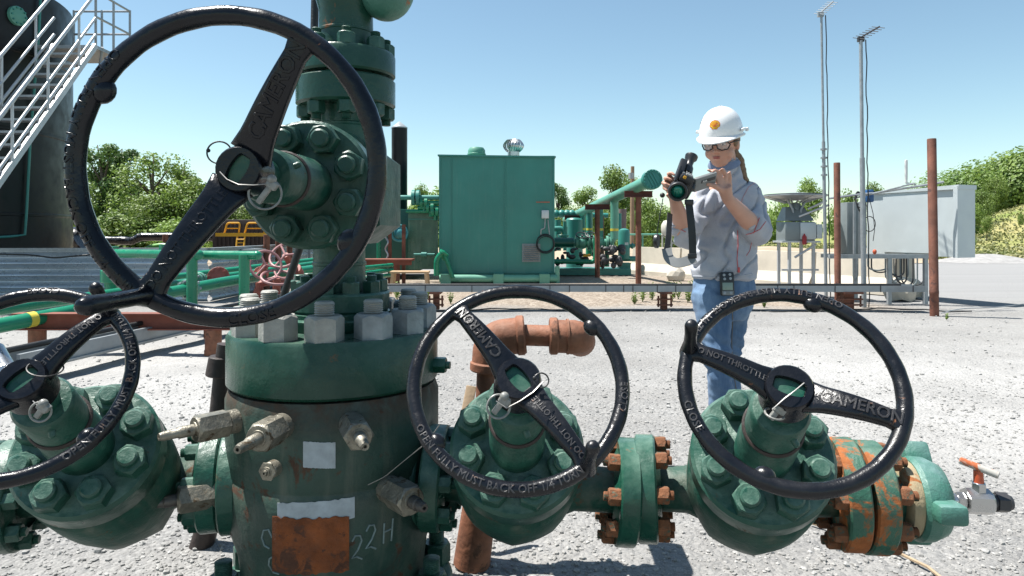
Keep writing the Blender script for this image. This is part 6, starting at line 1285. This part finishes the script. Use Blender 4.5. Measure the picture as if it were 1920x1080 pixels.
seam(jb_, [(1372, 560), (1374, 600), (1372, 640), (1374, 690), (1382, 740)], .0016, mat('denim_thread', (.20, .16, .10), .8, bump=0), 'jeans_seam')
mb = MB(); mb.rings([[HM @ V((.058*cos(a)*1.0, -.030+.055*sin(a), -.098)) for a in [2*pi*k/24 for k in range(24)]], [HM @ V((.066*cos(a), -.030+.064*sin(a), -.088)) for a in [2*pi*k/24 for k in range(24)]], [HM @ V((.076*cos(a), -.030+.076*sin(a), -.108-.01*sin(a))) for a in [2*pi*k/24 for k in range(24)]], [HM @ V((.072*cos(a), -.030+.072*sin(a), -.116-.01*sin(a))) for a in [2*pi*k/24 for k in range(24)]]], cap=False); pm(mb, 'collar', cloth('blue_collar', (.17, .24, .38), (.24, .31, .46), 20), sharp=60)

# ---------------------------------------------------------------- thermal camera, strap and cap
CO = Q(1285, 345, 2.84); tcam = thing('thermal_camera', 'black handheld thermal camera with flip out screen and hanging strap, held in both hands', 'camera', CO)
def cm_(mb, n, m, par=None, sharp=38): mb.v = [q_-CO for q_ in mb.v]; return mb.build(n, m, par or tcam, sharp=sharp)
camblk = mat('camera_black_plastic', (.025, .026, .028), .38, var=.2, bump=.05); camgry = mat('camera_grey_plastic', (.22, .23, .23), .4, var=.1, bump=0)
ax_ = V((-.20, -.93, -.22)).normalized()           # where the lens looks
cup = (V((.42, -.25, .85))-ax_*V((.42, -.25, .85)).dot(ax_)).normalized(); cx = cup.cross(ax_)*-1
CM = Matrix((ax_.cross(cup), ax_, cup)).transposed().to_4x4(); CM.translation = Q(1276, 350, 2.86)
mb = MB(); mb.box((-.004, -.03, .005), (.066, .16, .075), CM, .012); mb.box((.0, .02, .045), (.058, .12, .035), CM, .010); mb.box((-.036, -.02, -.004), (.022, .12, .06), CM, .009); cb = cm_(mb, 'camera_body', camblk)
LC = Q(1271, 360, 2.76); LM = frame(LC, ax_, (1, 0, 0))
mb = MB(); mb.lathe([(0, -.09), (.034, -.09), (.036, -.05), (.036, -.028), (.039, -.026), (.0395, -.004), (.037, 0), (.030, 0), (.027, -.012), (.027, -.02), (0, -.02)], 36, LM); ln = cm_(mb, 'lens_barrel', camblk)
gm = bpy.data.materials.new('green_coated_glass'); gm.use_nodes = True; gb = gm.node_tree.nodes['Principled BSDF']; gb.inputs['Base Color'].default_value = (.0, .10, .07, 1); gb.inputs['Roughness'].default_value = .06; gb.inputs['Coat Weight'].default_value = 1; gb.inputs['Specular Tint'].default_value = (.1, 1, .7, 1); gb.inputs['Specular IOR Level'].default_value = 1
mb = MB(); mb.lathe([(.0265, -.019), (.02, -.0145), (.01, -.012), (0, -.0112)], 30, LM); cm_(mb, 'lens_glass', gm, ln)
mb = MB(); mb.ball(tuple(LM @ V((.010, .008, -.010))), (.007, .007, .002), n=12, m=6); cm_(mb, 'painted_reflection', mat('painted_reflection_spot', (.02, .6, .38), .2, bump=0), ln)  # green spot painted on the lens as a reflection
# viewfinder on top
V0 = Q(1288, 322, 2.86); V1 = Q(1297, 292, 2.90); mb = MB(); d_ = (V1-V0).normalized(); f = frame(V0, d_); mb.lathe([(0, -.01), (.024, -.01), (.022, .02), (.015, .035), (.017, .06), (.026, .072), (.027, .084), (.021, .086), (.016, .074), (0, .07)], 28, f); cm_(mb, 'viewfinder', camblk)
mb = MB(); a = Q(1270, 336, 2.80); b_ = Q(1283, 300, 2.86); mb.beam(a, b_, .030, .022, ax_, .006); mb.beam(Q(1266, 340, 2.79), Q(1276, 312, 2.81), .012, .02, ax_, .004); cm_(mb, 'top_handle', camblk)
mb = MB(); mb.box((-.004, .048, .064), (.03, .05, .010), CM, .003); mb.box((.020, .030, .055), (.012, .05, .02), CM, .003); cm_(mb, 'control_panel', camgry); mb = MB(); mb.box((.012, .085, .052), (.012, .008, .012), CM, .002); cm_(mb, 'yellow_label', M['yellow'])
mb = MB(); 
for k in range(3): mb.ball((-.010+.010*k, .030, .070), (.0035, .0035, .003), CM, 10, 6)
cm_(mb, 'button_row', camgry)
# flip-out screen panel
s0 = Q(1300, 350, 2.84); s1 = Q(1340, 337, 2.88); u_ = (s1-s0).normalized(); nrm_ = V((-.35, -.75, -.55)).normalized(); nrm_ = (nrm_-u_*nrm_.dot(u_)).normalized(); v_ = nrm_.cross(u_); SM_ = Matrix((u_, v_, nrm_)).transposed().to_4x4(); SM_.translation = (s0+s1)/2+V((.002, 0, .006))
mb = MB(); mb.box((0, 0, 0), (.112, .066, .016), SM_, .004); sp_ = cm_(mb, 'screen_panel', camgry)
mb = MB(); mb.box((.012, .010, .0088), (.074, .014, .002), SM_, .0005); cm_(mb, 'logo_plate', camblk, sp_)
vs, fs = text_geo('FLIR', .013, .0006); mb = MB(); mb.add([SM_ @ V((v.x*(1)-.008, v.y+.010, v.z+.0104)) for v in vs], fs); cm_(mb, 'lettering', M['white'], sp_, 0)
mb = MB(); mb.cyl(Q(1296, 356, 2.83), Q(1300, 340, 2.85), .014, n=14); cm_(mb, 'hinge', camblk)
# strap
def ribbon(pts, w_, t_, nrm=(0, -1, 0)):
    mb = MB(); rr = []; N_ = len(pts); nn = V(nrm)
    for i, p_ in enumerate(pts):
        t = (pts[min(i+1, N_-1)]-pts[max(i-1, 0)]).normalized(); wd = nn.cross(t)*0+t.cross(nn).normalized(); up_ = wd.cross(t)
        rr.append([p_+wd*w_/2+up_*t_/2, p_-wd*w_/2+up_*t_/2, p_-wd*w_/2-up_*t_/2, p_+wd*w_/2-up_*t_/2])
    return mb.rings(rr)
cm_(ribbon(rounded([Q(1291, 376, 2.82), Q(1294, 400, 2.81), Q(1298, 440, 2.80), Q(1299, 484, 2.79)], .03), .030, .003, (0, -1, 0)), 'strap', M['rubber'])
cm_(ribbon(rounded([Q(1256, 400, 2.95), Q(1254, 440, 2.88), Q(1250, 468, 2.84)], .03), .026, .003, (.3, -1, 0)), 'strap', M['rubber'])
cm_(ribbon(rounded([Q(1250, 466, 2.84), Q(1253, 484, 2.82), Q(1266, 494, 2.80), Q(1285, 491, 2.79), Q(1303, 483, 2.785)], .05), .040, .006, (-.25, -1, .45)), 'shoulder_pad', camgry)
mb = MB(); mb.box(tuple(Q(1292, 379, 2.815)), (.036, .012, .022), bev=.003); cm_(mb, 'strap_buckle', camblk); mb = MB(); mb.box(tuple(Q(1298, 480, 2.785)), (.036, .012, .020), bev=.003); cm_(mb, 'strap_buckle', camblk)
mb = MB(); mb.tube([Q(1243, 372, 2.85), Q(1240, 390, 2.84), Q(1234, 420, 2.83), Q(1232, 440, 2.83)], .0018, 6); mb.ball(tuple(Q(1242, 366, 2.85)), .011); cm_(mb, 'cap_cord', M['rubber'])
mb = MB(); f = frame(Q(1231, 452, 2.83), (1, -.45, 0)); mb.lathe([(0, -.008), (.028, -.008), (.030, -.004), (.030, .006), (.027, .009), (0, .009)], 26, f); mb.box(tuple(Q(1232, 442, 2.826)), (.008, .008, .014), bev=.002); cm_(mb, 'lens_cap', camblk)
# gas detector clipped to the waistband
c0 = surf(jb_, 1362, 532, .012) or Q(1362, 532, 3.12); DM = frame(c0+V((0, -.008, 0)), (-.1, -1, .12), (1, 0, 0)); 
t = thing('gas_detector', 'small black and grey gas detector clipped to the waist of the jeans', 'gas detector', c0)
def gd(mb, n, m): mb.v = [q_-c0 for q_ in mb.v]; return mb.build(n, m, t)
mb = MB(); mb.box((0, 0, 0), (.062, .108, .026), DM, .007); gd(mb, 'case', camblk); mb = MB(); mb.box((0, -.012, .0135), (.046, .034, .002), DM, .0006); gd(mb, 'display', mat('lcd_green', (.25, .33, .28), .25, bump=0)); mb = MB(); mb.box((0, -.042, .0135), (.050, .020, .003), DM, .001)
gd(mb, 'keypad', camgry); mb = MB()
for x, y in ((-.014, .040), (.012, .042), (-.012, .022), (.014, .024), (-.014, -.042), (.014, -.042)): mb.lathe([(0, 0), (.0065, 0), (.006, .0025), (0, .003)], 14, DM @ T(x, y, .0125))
gd(mb, 'sensor_ports', M['galv'])
